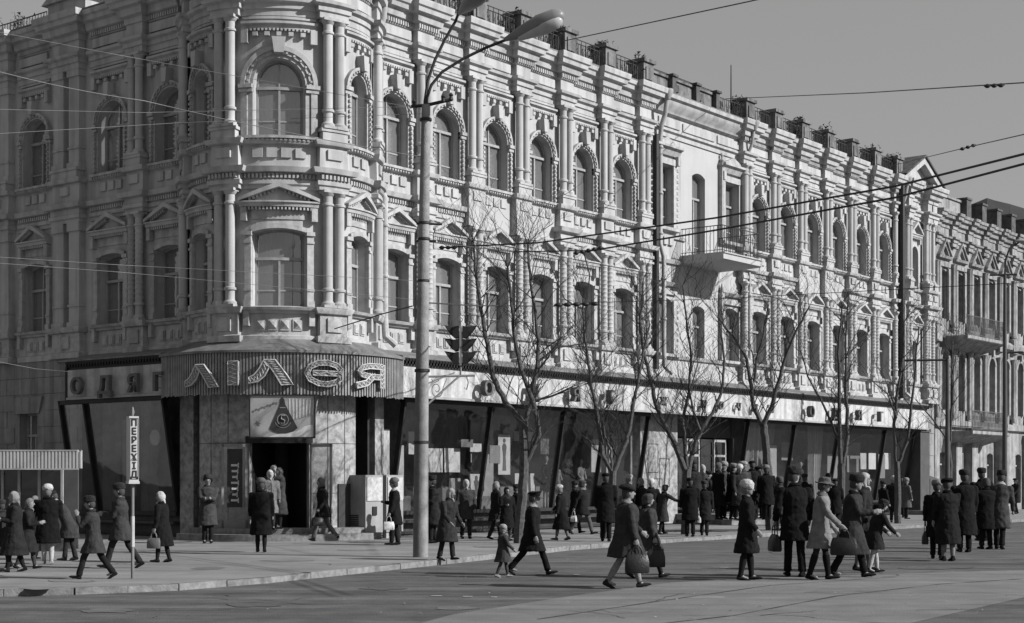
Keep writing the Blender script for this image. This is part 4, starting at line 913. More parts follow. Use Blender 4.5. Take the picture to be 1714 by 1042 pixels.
drape(FL, 236, 268, -.7, .42, 'grey drape under the round disc in the left shop window')
drape(FR, 1040, 1062, -.4, .2, 'grey drape at the right end of the near shop window')
# ------------------------------------------------------------------ neighbouring building
PLN = mat('neighbour_plaster', .33, .9, .35, 2.5, .5, 50, .4)  # darker plaster tone for the neighbouring building
NB = thing('neighbouring_building', FR.pt(42, 0, 0), 'ornate plaster building with long balcony adjoining the far end of the long facade', 'building')
pit = 1.98; s0 = 41.4; FE = FR
UE = [(d, z - .75) for d, z in UPPER]
for i in range(14):
    s = s0 + i * pit; L = i < 6
    wb = (lambda b: wall_bay(b, pit, [(.4, .5, 2.9, .1), (.4, 5.0, 7.4, .4), (.42, 9.35, 11.6, .1)], 0, 14.3, .35))
    FE.put('wall', 'nbw', wb, s, PLN, NB, smooth=False)
    window(FE, s, .42, 9.35, 11.6, .1, NB, 'nbu', 11.1, i + 2, i % 2 == 0); window(FE, s, .4, 5.0, 7.4, .4, NB, 'nbl', 7.1, i + 4, i % 3 == 0)
    window(FE, s, .4, .5, 2.9, .1, NB, 'nbg', 2.4, i + 1, True)
    FE.put('pediment', 'nbp', lambda b: (b.prism([(-.75, 12.35), (-.68, 12.35), (0, 13.05), (0, 13.15)], -.02, .2), b.prism([(.68, 12.35), (.75, 12.35), (0, 13.15), (0, 13.05)], -.02, .2), b.prism([(-.5, 12.35), (-.43, 12.35), (0, 12.8), (0, 12.9)], -.02, .14), b.prism([(.43, 12.35), (.5, 12.35), (0, 12.9), (0, 12.8)], -.02, .14), b.ext([(-.02, 12.15), (.16, 12.2), (.2, 12.32), (-.02, 12.35)], -.76, .76)), s, PLN, NB)
    FE.put('window_surround', 'nbs', lambda b: (b.box(-.6, -.42, -.02, .12, 9.3, 11.75), b.box(.42, .6, -.02, .12, 9.3, 11.75), b.box(-.6, .6, -.02, .14, 11.8, 12.0), b.box(-.58, -.4, -.02, .12, 5, 7.4), b.box(.4, .58, -.02, .12, 5, 7.4), b.ring(0, 7.4, .4, .58, -.02, .14), b.box(-.1, .1, -.02, .24, 7.9, 8.2)), s, PLN, NB)
    for q in (-.12, .12):
        FE.put('column', 'nbc', lambda b: b.lathe(0, .16, [(.13, 9.0), (.13, 9.15), (.09, 9.2), (.09, 11.9), (.13, 12.0)], 10), s - pit / 2 + q, PLN, NB)
        FE.put('column', 'nbc2', lambda b: b.lathe(0, .16, [(.13, 4.6), (.13, 4.8), (.09, 4.9), (.09, 7.7), (.14, 7.9)], 10), s - pit / 2 + q, PLN, NB)
    FE.put('pilaster_block', 'nbb', lambda b: b.ext(pushed(UE, .14), -.3, .3), s - pit / 2, PLN, NB)
    FE.put('pilaster_block', 'nbb2', lambda b: b.ext([(-.02, 8.1), (.26, 8.2), (.26, 8.9), (-.02, 9)], -.3, .3), s - pit / 2, PLN, NB)
    FE.put('parapet_pedestal', 'nbd', lambda b: (b.box(-.28, .28, -.3, .4, 14.4, 15.25), b.box(-.33, .33, -.35, .45, 15.25, 15.35)), s - pit / 2 + 3.2, SOOT_SHADE, NB)
e1 = s0 + 13.5 * pit
for pr, nm in ((UE, 'cornice'), ([(-.02, 8.3), (.2, 8.4), (.26, 8.6), (.1, 8.75), (-.02, 8.8)], 'string_course'), ([(-.02, 4.1), (.2, 4.2), (.2, 4.5), (-.02, 4.55)], 'base_course')):
    FE.put(nm, None, lambda b: b.ext(pr, s0 - pit / 2 - .28, e1), 0, PLN, NB)
FE.put('parapet_wall', None, lambda b: (b.box(s0 - 1.1, s0 + 2.2, -.3, .1, 14.4, 15.1), b.box(s0 - 1.1, s0 + 2.25, -.35, .18, 15.1, 15.2)), 0, PLN, NB)
FE.put('roof', None, lambda b: b.box(s0 - 1, e1, -12, .2, 14.32, 14.42), 0, ROOF, NB)
FE.put('interior_wall', None, lambda b: b.box(s0 - 1, e1, -1.6, -1.5, 0, 14), 0, INT, NB)
for zb_, x0, x1, dd in ((8.35, s0 - .2, s0 + 4.6, 1.25), (3.85, s0 + .3, s0 + 5, 1.3)):
    bl = FE.put('balcony', None, lambda b: (b.ext([(0, zb_ - .5), (.5, zb_ - .35), (dd, zb_ - .05), (dd + .05, zb_), (dd + .05, zb_ + .14), (0, zb_ + .14)], x0, x1)), 0, PLN, NB)
    FE.put('railing', None, lambda b: (rail(b, x0 + .05, x1 - .05, dd - .03, zb_ + .14, .95, .09), [b.tube([(x0 + .05, -k * .12, zb_ + .14), (x0 + .05, -k * .12, zb_ + 1.09)], .012, 4) for k in range(10)]), 0, mat('railing_grey', .13), bl)
for i in (1, 2, 4, 6): FE.put('ground_pilaster', 'nbq', lambda b: (b.box(-.35, .35, 0, .4, .13, 4.0), b.box(-.4, .4, 0, .45, 3.8, 4.0)), s0 + (i - .5) * pit, PLN, NB)
# ------------------------------------------------------------------ kiosk at the left edge
ko = gp(-60, 925, SWZ); KD = 33.5
kx = lambda px: (px - 857) / FPX * KD
K = thing('kiosk', (kx(30), KD, SWZ), 'low kiosk with a pale corrugated roof edge and dark glass at the left pavement', 'kiosk')
kw0, kw1 = kx(-60), kx(133)
b = B(); b.v = []; 
def kb_(b, x0, x1, y0, y1, z0, z1): return b.box(x0, x1, -y0, -y1, z0, z1)
KI = Matrix()
b = B(); x = kw0
while x < kw1: kb_(b, x, x + .04, KD - .05, KD, 1.9, 2.27); kb_(b, x + .04, x + .075, KD - .075, KD, 1.9, 2.27); x += .075
part('corrugated_fascia', b, mat('kiosk_sheet', .52, .7, .1, 3), K, KI, smooth=False)
b = B(); kb_(b, kw0 - .05, kw1 - .02, KD - .08, KD + .3, 2.27, 2.3); kb_(b, kw0 - .05, kw1 - .55, KD + .3, KD + 1.6, 2.27, 2.3); kb_(b, kw0, kw1, KD - .09, KD, 1.87, 1.9); part('roof', b, mat('kiosk_roof', .4), K, KI)
b = B(); kb_(b, kw0, kw1 - .45, KD + .5, KD + .56, SWZ, .95); kb_(b, kw0, kw1 - .45, KD + .3, KD + .6, .95, 1.0); kb_(b, kw0, kw1 - .45, KD + 1.5, KD + 1.55, SWZ, 2.27); part('wall', b, mat('kiosk_wall', .1), K, KI)
for px in (-8, 20, 54, 93):
    b = B(); kb_(b, kx(px) - .025, kx(px) + .025, KD + .46, KD + .52, .95, 1.9); part('glazing_bar', b, LTM, K, KI)
b = B(); kb_(b, kw0, kw1 - .5, KD + .52, KD + .53, 1.0, 1.86); part('pane', b, glass('kiosk_glass', .25, .1, .02), K, KI)
# ------------------------------------------------------------------ vending machines
def vend(s, d, label, k):
    p = FR.pt(s, d, SWZ); v = thing('vending_machine', p, label, 'vending machine', 'vending machines by the corner', math.atan2(dR.y, dR.x)); M_ = WM[v.name]
    w_, dp, h = .66, .66, 1.68
    b = B(); b.box(0, w_, -dp, 0, .17, h); part('body', b, mat('enamel_grey', .36, .5, .12, 3, streak=.15), v)
    b = B(); b.box(.04, w_ - .04, 0, .025, 1.0, h - .06); part('front_panel', b, mat('printed_panel', .5, .6, .35, 9), v)
    b = B(); b.box(.25, w_ - .25, -.02, .03, .62, .85); part('niche', b, DKB, v)
    b = B()
    for j in range(6): b.box(-.012, 0, -dp + .12, -.25, .35 + j * .05, .38 + j * .05)
    part('vent_grille', b, DK, v)
    for x in (.04, w_ - .14):
        for y in (-dp + .04, -.14):
            b = B(); b.box(x, x + .1, y, y + .1, 0, .17); part('foot', b, LTM, v)
vend(.12, 1.45, 'near grey vending machine with side grille beside the corner marble wall', 0); vend(.92, 1.45, 'second pale vending machine standing behind the concrete lamp pole', 1)
# ------------------------------------------------------------------ signs and street poles
p = gp(222, 968, SWZ)
sg1 = thing('crossing_sign', p, 'tall narrow white sign on a thin post lettered for a pedestrian crossing', 'sign')
b = B(); b.tube([(0, 0, 0), (0, 0, 1.56)], .026, 8); b.lathe(0, 0, [(.012, 2.55), (.03, 2.62), (.01, 2.7)], 8); part('post', b, mat('post_grey', .2), sg1)
b = B(); b.tube([(0, 0, .5), (0, 0, .98)], .031, 8); part('white_band', b, WH, sg1)
MS = WM[sg1.name] @ Matrix.Rotation(R_(28), 4, 'Z')
b = B(); b.box(-.075, .075, -.09, .09, 1.52, 2.55); b.box(-.085, .085, -.1, .1, 1.49, 1.53); sgb = part('sign_box', b, mat('sign_white', .5, .6, .08, 4), sg1, MS)
b = B(); b.box(-.068, -.06, .09, .096, 1.56, 2.52); b.box(.06, .068, .09, .096, 1.56, 2.52); b.box(-.06, .06, .09, .096, 2.51, 2.52); b.box(-.06, .06, .09, .096, 1.56, 1.568); part('border', b, DK, sgb, MS)
for k, ch in enumerate('ПЕРЕХІД'):
    g = glyphs(ch, .145, .004); g.v = [(x * .95, y - .098, z + 2.4 - k * .135) for x, y, z in g.v]; part('letter', g, DKB, sgb, MS, smooth=False)
# concrete lamp pole
pb = gp(704, 932, SWZ); LPD = pb.y
lp = thing('street_lamp', pb, 'tall concrete lamp pole with two arms and the traffic light bracket in mid picture', 'street lamp')
def w2(px, y, D=None): q = at(px, y, D or LPD); return (q.x - pb.x, q.y - pb.y, q.z - pb.z)
b = B(); b.tube([(0, 0, -.02), w2(705, 760), w2(708, 500), w2(711, 300), w2(713, 175)], [.155, .145, .12, .1, .085], 20); part('pole', b, CON, lp)
for y in (740, 620, 400, 373, 470, 200):
    b = B(); q = w2(705 + (740 - y) * .014, y); b.lathe(q[0], -q[1], [(.15, q[2] - .03), (.155, q[2] - .025), (.155, q[2] + .025), (.15, q[2] + .03)] if y > 500 else [(.115, q[2] - .03), (.125, q[2] - .02), (.125, q[2] + .02), (.115, q[2] + .03)], 16)
    part('clamp', b, DK, lp)
b = B(); b.tube([w2(713, 240), w2(711, 170), w2(716, 135), w2(728, 100), w2(745, 65), w2(762, 36), w2(772, 10, LPD - .6)], .03, 8); part('arm', b, DK, lp)
b = B(); b.tube([w2(713, 240), w2(714, 165), w2(722, 142), w2(740, 120), w2(775, 98), w2(812, 80), w2(850, 65, LPD - .6)], .03, 8); part('arm', b, DK, lp)
def head(a, c_, ra):
    a, c_ = Vector(a), Vector(c_); b = B(); b.tube([a, a.lerp(c_, .1), a.lerp(c_, .3), a.lerp(c_, .6), a.lerp(c_, .85), a.lerp(c_, .97), c_], [.04, .07, .13 * ra, .19 * ra, .17 * ra, .1 * ra, .02], 14); return b
hp = part('lamp_head', head(w2(845, 66, LPD - .6), w2(944, 22, LPD - 1.0), 1), mat('lamp_shell', .24, .4, .1, 5, metal=.0), lp)
b = head(w2(868, 60, LPD - .72), w2(941, 27, LPD - 1.02), .8); b.v = [(x, y, z - .05) for x, y, z in b.v]; part('lamp_lens', b, mat('lamp_lens', .5, .2, .1, 4), hp)
part('lamp_head', head(w2(769, 22, LPD - .6), w2(818, -30, LPD - 2.0), 1.1), mat('lamp_shell', .24), lp)
b = B(); b.tube([w2(688, 178), w2(713, 176), w2(735, 171), w2(757, 166)], .035, 7)
for px, y in ((693, 178), (742, 170), (755, 167)): q = w2(px, y); b.lathe(q[0], -q[1], [(.02, q[2] - .02), (.05, q[2]), (.03, q[2] + .07), (.05, q[2] + .1), (.01, q[2] + .15)], 8)
part('cross_arm', b, DK, lp)
b = B(); b.tube([w2(697, 374), w2(740, 375)], .022, 6); b.tube([w2(697, 403), w2(730, 403)], .022, 6); part('cross_arm', b, DK, lp)
# bracket with scroll
b = B(); b.tube([w2(712, 630), w2(795, 628)], .025, 6); b.tube([w2(716, 676), w2(768, 630)], .022, 6); b.tube([w2(714, 625), w2(714, 680)], .022, 6)
cx, cz = 731, 651
b.tube([w2(cx + 11 * math.cos(t) * (1 - t / 11), cz + 15 * math.sin(t) * (1 - t / 11)) for t in [k * .35 for k in range(26)]], .012, 5)
b.tube([w2(748, 633), w2(743, 645), w2(739, 658)], .011, 5); b.tube([w2(722, 634), w2(728, 640), w2(735, 636)], .011, 5)
b.tube([w2(781, 630), w2(784, 640), w2(781, 652), w2(777, 648)], .014, 5); part('bracket', b, LTM, lp)
# traffic light
tp = at(771, 612, LPD); tl = thing('traffic_light', tp, 'black double sided traffic light with visors on the bracket of the concrete pole', 'traffic light')
b = B(); b.box(-.02, .02, -.12, .12, 0, .8); b.tube([(0, 0, .8), (0, 0, .9)], .015, 6); b.ring(0, .93, .03, .045, -.01, .01, 0, 360, 12); b.tube([(0, 0, -.18), (0, 0, 0)], .02, 6); part('housing', b, mat('signal_grey', .25), tl)
for sgx in (-1, 1):
    for k in range(3):
        z0 = .05 + k * .26; b = B()
        b.prism([(sgx * .035, z0), (sgx * .1, z0 - .02), (sgx * .16, z0 + .04), (sgx * .16, z0 + .2), (sgx * .035, z0 + .23)][::sgx], -.12, .12); lh = part('lamp_unit', b, DKB, tl)
        b = B(); n = 14; R0, R1 = [], []
        for j in range(n + 1):
            t = R_(-75 + 330 * j / n); yy, zz = .118 * math.cos(t), .118 * math.sin(t); R0.append((sgx * .12, yy, z0 + .1 + zz)); R1.append((sgx * (.14 + .19 * (.5 + .5 * math.sin(t)) ** .75), yy * .95, z0 + .13 + zz))
        b.add(R0 + R1, [(j, j + 1, n + 2 + j, n + 1 + j) for j in range(n)])
        part('visor', b, DKB, lh, WM[tl.name])
# further street poles at the right
def farpole(px, yb, D, ytop, label, arms, lampy=None):
    q0 = Vector(((px - 857) / FPX * D, D, SWZ)); t = thing('street_pole', q0, label, 'street pole')
    def v(x, y): q = at(x, y, D); return (q.x - q0.x, 0, q.z - q0.z)
    b = B(); b.tube([(0, 0, 0), v(px, ytop)], [.11, .06], 9); part('pole', b, mat('pole_dark', .09), t)
    for x0, x1, y in arms: b = B(); b.tube([v(x0, y), v(x1, y - 1)], .04, 6); part('cross_arm', b, DK, t)
    if lampy:
        b = B(); b.tube([v(px, ytop), v(px + 1, ytop - 25), v(px + 8, ytop - 45), v(px + 24, ytop - 55)], .035, 6); part('arm', b, DK, t)
        b = B(); b.ell(v(px + 32, ytop - 57), (.35, .12, .08)); part('lamp_head', b, LTM, t)
farpole(1682, 0, 58, 460, 'tall thin street pole with curved lamp arm near the right edge', ((1657, 1702, 460), (1682, 1712, 590)), 1)
farpole(1586, 0, 56, 600, 'short dark pole with a single cross arm beyond the last trees', ((1514, 1587, 603),))
# ------------------------------------------------------------------ wires
def wire(pts, r, m, label, sag=0.0):
    b = B(); P = [at(x, y, D) for x, y, D in pts]; Q = []
    for i in range(len(P) - 1):
        for k in range(8): q = P[i].lerp(P[i + 1], k / 8); q.z -= sag * 4 * (k / 8) * (1 - k / 8); Q.append(q)
    Q.append(P[-1]); o = Q[0].copy(); b.tube([q - o for q in Q], r, 5)
    e = link('wire', mesh(b, 'wire', m), None, Matrix.Translation(o)); return tag(e, label, 'wire', 'overhead wires of the street')
wire([(1760, 246, 19), (1500, 311, 23), (1200, 364, 27), (900, 406, 32), (738, 414, 34)], .017, WIRE, 'upper thick trolley wire running from the right edge to the lamp pole')
wire([(1760, 262, 19.3), (1500, 330, 23), (1200, 384.5, 27), (985, 420, 31)], .017, WIRE, 'lower thick trolley wire running from the right edge to the crossing fitting')
wire([(985, 419, 31), (860, 421, 33), (715, 404, LPD)], .012, WIRE, 'thin wire from the lamp pole to the crossing fitting')
wire([(944, 68, 34), (1240, 5, 26), (1400, -30, 22)], .011, WIRE, 'thin wire crossing the sky above the roof railing')
wire([(1215, 165, 56), (1450, 155, 40), (1760, 135, 28)], .013, WIRE, 'thin nearly level wire high in the sky at right')
wire([(1500, 275, 60), (1620, 246, 40), (1760, 214, 28)], .012, WIRE, 'thin slanting wire above the gable at right')
wire([(-30, 112, 26), (240, 168, 29), (705, 262, LPD)], .0075, WIREL, 'bright wire slanting across the shaded facade below its cornice', .05)
wire([(-30, 48, 26), (200, 92, 29), (705, 182, LPD)], .0045, WIREL, 'fine wire near the top of the shaded facade')
wire([(-30, 182, 26), (240, 188, 29), (690, 178, LPD)], .0045, WIREL, 'fine nearly level wire across the shaded arched windows')
wire([(-30, 428, 26), (200, 443, 29), (705, 470, LPD)], .0045, WIREL, 'upper fine wire across the middle of the shaded facade')
wire([(-30, 438, 26), (200, 455, 29), (705, 502, LPD)], .0045, WIREL, 'lower fine wire across the middle of the shaded facade')
wire([(-30, 225, 26), (300, 205, 30), (705, 190, LPD)], .0045, WIREL, 'faint wire rising across the upper shaded windows')
wire([(690, 512, LPD), (640, 525, 34), (560, 550, 38)], .014, WIRE, 'short stay wire from the pole to the corner bay')
wire([(712, 506, LPD), (790, 511, 36), (930, 512, 43)], .015, WIRE, 'dark span wire from the pole towards the trees')
wire([(-30, 600, 26), (60, 617, 27), (120, 622, 40)], .005, WIREL, 'fine wire ending beside the left fascia')
wire([(912, 400, 32), (920, 440, 31.8), (945, 500, 31.5), (958, 508, 31)], .012, WIRE, 'hanging looped wire left of the crossing fitting')
wire([(978, 425, 31), (987, 460, 31), (983, 500, 31)], .014, WIRE, 'hanging wire below the crossing fitting')
wire([(925, 512, 31.5), (985, 506, 31), (1200, 500, 30), (1760, 470, 24)], .006, WIRE, 'hair-thin contact wire running right from the insulator row')
def fitting(px, y, D, L, label, n=3, tilt=0):
    q = at(px, y, D); t = thing('insulator', q, label, 'insulator', 'insulators on the overhead wires')
    for k in range(n): b = B(); x = (k - (n - 1) / 2) * L / n; b.ell((x, 0, x * tilt), (L / n * .42, .045, .045)); part('bead', b, DK, t)
    b = B(); b.tube([(-L / 2, 0, -L / 2 * tilt), (L / 2, 0, L / 2 * tilt)], .015, 5); part('rod', b, DK, t)
fitting(1664, 143, 32, .42, 'insulator on the high level wire at the right edge', 3, .05)
fitting(1620, 246, 40, .42, 'insulator on the slanting wire above the far gable', 3, .3)
fitting(985, 419, 31, .6, 'knotted crossing fitting of the two trolley wires', 5, .2); fitting(965, 509, 31, .9, 'row of insulators hanging before the lower windows', 5, .03)
fitting(750, 414, 34, .4, 'insulator on the trolley wire right of the concrete pole', 3, 0)
# ------------------------------------------------------------------ trees
def tree(px, d, limbs, label, seed, r0=.1, twn=5):
    rr = random.Random(seed); s = FR.sx(px, d); base = FR.pt(s, d, SWZ); D = base.y
    t = thing('bare_tree', base, label, 'tree', 'bare young trees along the pavement'); limbs = [(a_, b_ * 1.15, c_ * 1.25, d_) for a_, b_, c_, d_ in limbs]
    tw = B(); ends = []
    def conv(l, d0, slope):
        out = []
        for i, (x, y) in enumerate(l): q = at(x, y, D); k = max(0, q.z - 2.2); dy = d0 + slope * k; out.append(Vector((q.x - base.x, dy, q.z - base.z)))
        return out
    for i, (kind, ra, rb, l) in enumerate(limbs):
        P = conv(l, 0, 0 if kind == 'trunk' else rr.uniform(-.22, .22))
        if kind == 'trunk': P[0].z = -.05
        Q = []
        for j in range(len(P) - 1):
            for k in range(4): Q.append(P[j].lerp(P[j + 1], k / 4) + (Vector((rr.gauss(0, 1), rr.gauss(0, 1), 0)) * .012 if k else Vector()))
        Q.append(P[-1]); n = len(Q); b = B(); b.tube(Q, [ra + (rb - ra) * j / (n - 1) for j in range(n)], 8); part('trunk' if kind == 'trunk' else 'limb', b, BARK, t)
        if kind != 'trunk':
            for j in range(2, n, 2):
                for _ in range(1 if rr.random() < .4 else 2):
                    tg = (Q[j] - Q[j - 1]).normalized(); twig(tw, Q[j], tg, ra + (rb - ra) * j / (n - 1), rr, 0, twn)
            twig(tw, Q[-1], (Q[-1] - Q[-2]).normalized(), rb, rr, 0, twn)
    part('twigs', tw, TWG, t, kind='stuff')
def twig(b, p, tg, r, rr, lv, n):
    az = rr.uniform(0, 2 * math.pi); side = Vector((math.cos(az), math.sin(az), 0)); dr = (tg * .8 + side * .75 + Vector((0, 0, .25))).normalized()
    L = rr.uniform(.6, 1.5) * (.6 ** lv); k = 5; P = [p]; r = min(r * .55, .02) if lv == 0 else r
    for i in range(k): dr = (dr + Vector((rr.gauss(0, .16), rr.gauss(0, .16), rr.gauss(.04, .1)))).normalized(); P.append(P[-1] + dr * L / k)
    b.tube(P, [max(.0035, r * (1 - .75 * i / k)) for i in range(k + 1)], 4 if lv == 0 else 3)
    if lv < 2:
        for i in range(1, k + 1):
            if rr.random() < .8: twig(b, P[i], (P[i] - P[i - 1]).normalized(), max(.004, r * .5), rr, lv + 1, n)
tree(868, 6.2, [('trunk', .115, .085, [(868, 905), (872, 850), (877, 780), (877, 705)]), ('l', .07, .02, [(877, 710), (845, 672), (825, 630), (812, 560), (803, 500), (795, 440), (790, 405)]),
    ('l', .06, .025, [(879, 775), (902, 727), (896, 686), (872, 620), (860, 560), (855, 500), (850, 455)]), ('l', .055, .02, [(877, 706), (890, 672), (898, 620), (902, 570), (893, 500), (885, 440), (884, 405)]), ('l', .03, .012, [(890, 672), (925, 662), (960, 646)]), ('l', .03, .01, [(900, 605), (930, 580), (980, 572)])],
    'nearest bare tree forking low behind the walking officer', 3)
tree(1017, 6.2, [('trunk', .1, .075, [(1012, 905), (1022, 850), (1026, 788)]), ('l', .06, .02, [(1025, 790), (1008, 760), (1003, 720), (997, 680), (988, 640), (984, 600), (978, 560), (976, 500)]), ('l', .06, .018, [(1027, 790), (1045, 745), (1055, 715), (1062, 670), (1072, 620), (1082, 575), (1090, 540)]), ('l', .035, .012, [(1025, 788), (1023, 755), (1012, 730), (1008, 690)])],
    'bare tree leaning behind the woman with the black bag', 5)
tree(1150, 6.2, [('trunk', .13, .1, [(1148, 898), (1150, 830), (1150, 785)]), ('l', .075, .022, [(1148, 790), (1128, 740), (1112, 712), (1097, 678), (1088, 640), (1075, 590), (1068, 540), (1072, 500)]), ('l', .05, .018, [(1151, 785), (1146, 745), (1142, 700), (1152, 656), (1155, 600), (1147, 540), (1140, 480)]), ('l', .065, .02, [(1152, 788), (1165, 740), (1175, 718), (1195, 690), (1210, 655), (1216, 600), (1210, 540)]), ('l', .035, .012, [(1172, 722), (1158, 686), (1152, 656), (1165, 610)])],
    'thick forked bare tree beside the crowded steps', 8)
tree(1287, 6.2, [('trunk', .12, .09, [(1289, 885), (1287, 800), (1281, 740), (1276, 706)]), ('l', .07, .02, [(1276, 710), (1262, 680), (1258, 640), (1252, 600), (1232, 565), (1212, 540)]), ('l', .07, .02, [(1276, 710), (1290, 680), (1300, 640), (1310, 600), (1325, 560), (1347, 518)]), ('l', .04, .015, [(1258, 640), (1262, 600), (1272, 560), (1278, 520)])],
    'bare tree with a high fork right of the entrance steps', 11)
tree(1408, 6.2, [('trunk', .12, .1, [(1408, 870), (1408, 800), (1409, 775)]), ('l', .07, .02, [(1407, 780), (1402, 700), (1400, 640), (1397, 580), (1400, 520)]), ('l', .07, .02, [(1411, 780), (1420, 730), (1419, 640), (1421, 560), (1428, 490)]), ('l', .04, .014, [(1402, 735), (1378, 680), (1350, 630), (1338, 590)])],
    'two-stemmed bare tree behind the man in the long open coat', 14)
tree(1504, 6.2, [('trunk', .11, .08, [(1503, 868), (1502, 800), (1501, 772)]), ('l', .06, .02, [(1500, 776), (1496, 710), (1503, 650), (1511, 600), (1513, 540)]), ('l', .06, .018, [(1503, 776), (1517, 740), (1522, 680), (1528, 610), (1531, 550)]), ('l', .035, .012, [(1497, 700), (1480, 660), (1455, 640)])],
    'slim bare tree behind the couple near the far shop window', 17)
tree(1591, 6.2, [('trunk', .1, .06, [(1591, 868), (1590, 790), (1589, 735)]), ('l', .05, .02, [(1589, 738), (1588, 680), (1586, 630), (1584, 570)]), ('l', .035, .012, [(1589, 738), (1562, 700), (1535, 668)])],
    'last slim bare tree in front of the join of the buildings', 20)
# ------------------------------------------------------------------ people
CLT = bpy.data.textures.new('folds', 'CLOUDS'); CLT.noise_scale = .1; CLT.noise_depth = 2
def fuse(b, name, m, parent, W, vox, sm=2, fold=0.0):
    me = mesh(b, name, m, False); me.shade_smooth(); o = link(name, me, parent, W)
    r = o.modifiers.new('r', 'REMESH'); r.mode = 'VOXEL'; r.voxel_size = vox; r.use_smooth_shade = True
    if sm: q = o.modifiers.new('s', 'SMOOTH'); q.iterations = sm; q.factor = .5
    if fold: d = o.modifiers.new('d', 'DISPLACE'); d.texture = CLT; d.strength = fold; d.texture_coords = 'GLOBAL'; d.mid_level = .5
    return o
def er(c, rx, ry, tilt=0, n=16, yaw=0):
    return [(c[0] + rx * math.cos(2 * math.pi * k / n), c[1] + ry * math.sin(2 * math.pi * k / n), c[2] - rx * math.cos(2 * math.pi * k / n) * tilt) for k in range(n)]
PEOPLE = []
def person(px, yf, yt, face, label, coat=.05, hem=.42, stride=0, legs='t', lv=.05, hat='fur', hv=.04, aL='d', aR='d', lean=0, zg=SWZ, bag=None, D=None, girth=1.0, skirt=None, coll=None, bl=None, turn=0, hold='R', shoe=.03, grp=None):
    if D is None: D = FPX * (CH - zg) / (yf - HZ)
    x = (px - 857) / FPX * D
    H = (CH - zg) + (HZ - yt) * D / FPX
    k = H / 1.76
    T = thing('person', (x, D, zg), label, 'person', grp, R_(face)); W = WM[T.name] @ Matrix.Scale(k, 4)
    WM[T.name + '#'] = W
    big = D < 33; hem = hem * .78 if hem > .26 else hem; girth = girth * 1.15
    vox = .014 if big else .022
    st = stride * .85; rr = random.Random(px * 7 + yf)
    # legs
    a1, a2 = R_(30 * st), R_(-24 * st)
    b1, b2 = R_(18 * st), R_(-42 * st)
    LT, LS = .43, .41
    def leg(sy, a, c_):
        hip = Vector((0, sy * .09, 0)); kn = hip + Vector((math.sin(a), 0, -math.cos(a))) * LT; an = kn + Vector((math.sin(c_), 0, -math.cos(c_))) * LS; return [hip, kn, an]
    A = leg(.95, a1, b1); Bq = leg(-.95, a2, b2)
    low = min(A[2].z, Bq[2].z + (.04 * st)); base = .085 - low
    for l in (A, Bq):
        for i in range(3): l[i] = l[i] + Vector((0, 0, base))
    pel = base; ln = math.tan(R_(lean))
    def sp(z): return Vector(((z - pel) * ln, 0, z))         # point on the leaning spine
    top = pel + .86 * 1.0                                    # crown height without hat
    hz = pel + .72; nk = sp(pel + .56); hd = sp(hz) + Vector((.02 + .35 * ln * .2, 0, 0))
    tq = Matrix.Rotation(R_(turn), 3, 'Z'); nod = Matrix.Rotation(R_(min(30, lean * .8)), 3, 'Y')
    HT = lambda v: hd + tq @ (nod @ Vector(v))
    b = B()                                                   # the body: one fused surface
    hr = tq @ nod
    b.ell(hd, (.094, .074, .115), 16, 10, hr); b.ell(HT((.03, 0, -.06)), (.058, .05, .055), 12, 7, hr); b.tube([HT((.085, 0, .02)), HT((.108, 0, -.015)), HT((.112, 0, -.028)), HT((.085, 0, -.035))], [.009, .013, .014, .008], 6)
    for sy in (-1, 1): b.ell(HT((-.005, sy * .076, -.01)), (.02, .012, .03), 8, 6, hr)
    b.tube([HT((-.01, 0, -.07)), nk, sp(pel + .5)], [.052, .055, .07], 10)
    b.rings([er(sp(pel - .05), .1, .14), er(sp(pel + .1), .1, .14), er(sp(pel + .25), .095, .125), er(sp(pel + .4), .11, .16), er(sp(pel + .5), .08, .16), er(sp(pel + .54), .05, .07)])
    for l, st_ in ((A, a1), (Bq, a2)):
        b.tube([l[0] + Vector((0, 0, .05)), l[0], l[0].lerp(l[1], .5), l[1], l[1].lerp(l[2], .35), l[2]], [.08, .085, .07, .052, .055, .036], 10)
        b.tube([l[2], l[2] + Vector((.08, 0, -.04)), l[2] + Vector((.14, 0, -.055))], [.036, .03, .02], 8)
    hands = {}
    P = {'d': (4, 12, 6), 'f': (26, 24, 4), 'r': (-24, 14, 5), 'b': (12, 92, 4), 'u': (38, 118, 0), 'k': (-20, 4, 12), 'p': (-8, 48, 14), 'h': (10, 30, 2), 'x': (22, 75, -14), 'o': (55, 15, 18)}
    arms = {}
    for sy, pz, nm in ((1, aL, 'L'), (-1, aR, 'R')):
        s1, e1, o1 = P[pz]; s1 += rr.uniform(-4, 4); a = R_(s1 + lean * .3); e = a + R_(e1); o_ = math.sin(R_(o1))
        sh = sp(pel + .47) + Vector((0, sy * .185 * girth, 0)); el = sh + Vector((math.sin(a), sy * (o_ + .05), -math.cos(a))).normalized() * .29
        wy = -.35 if pz in 'bux' else 0; wr = el + Vector((math.sin(e), sy * wy, -math.cos(e))).normalized() * .24; t = (wr - el).normalized()
        arms[nm] = (sh, el, wr); hands[nm] = wr + t * .09
        b.tube([sh, sh.lerp(el, .5), el, el.lerp(wr, .4), wr, wr + t * .02], [.05, .046, .038, .038, .026, .025], 9)
        up = Vector((0, sy, 0)); fw = t.cross(up).normalized()
        b.rings([[tuple(wr + t * q + up * (uu * .022) + fw * (vv * wd_)) for uu, vv in ((1, .6), (1, -.6), (.4, -1), (-.4, -1), (-1, -.6), (-1, .6), (-.4, 1), (.4, 1))] for q, wd_ in ((0, .026), (.03, .038), (.075, .042), (.1, .036))])
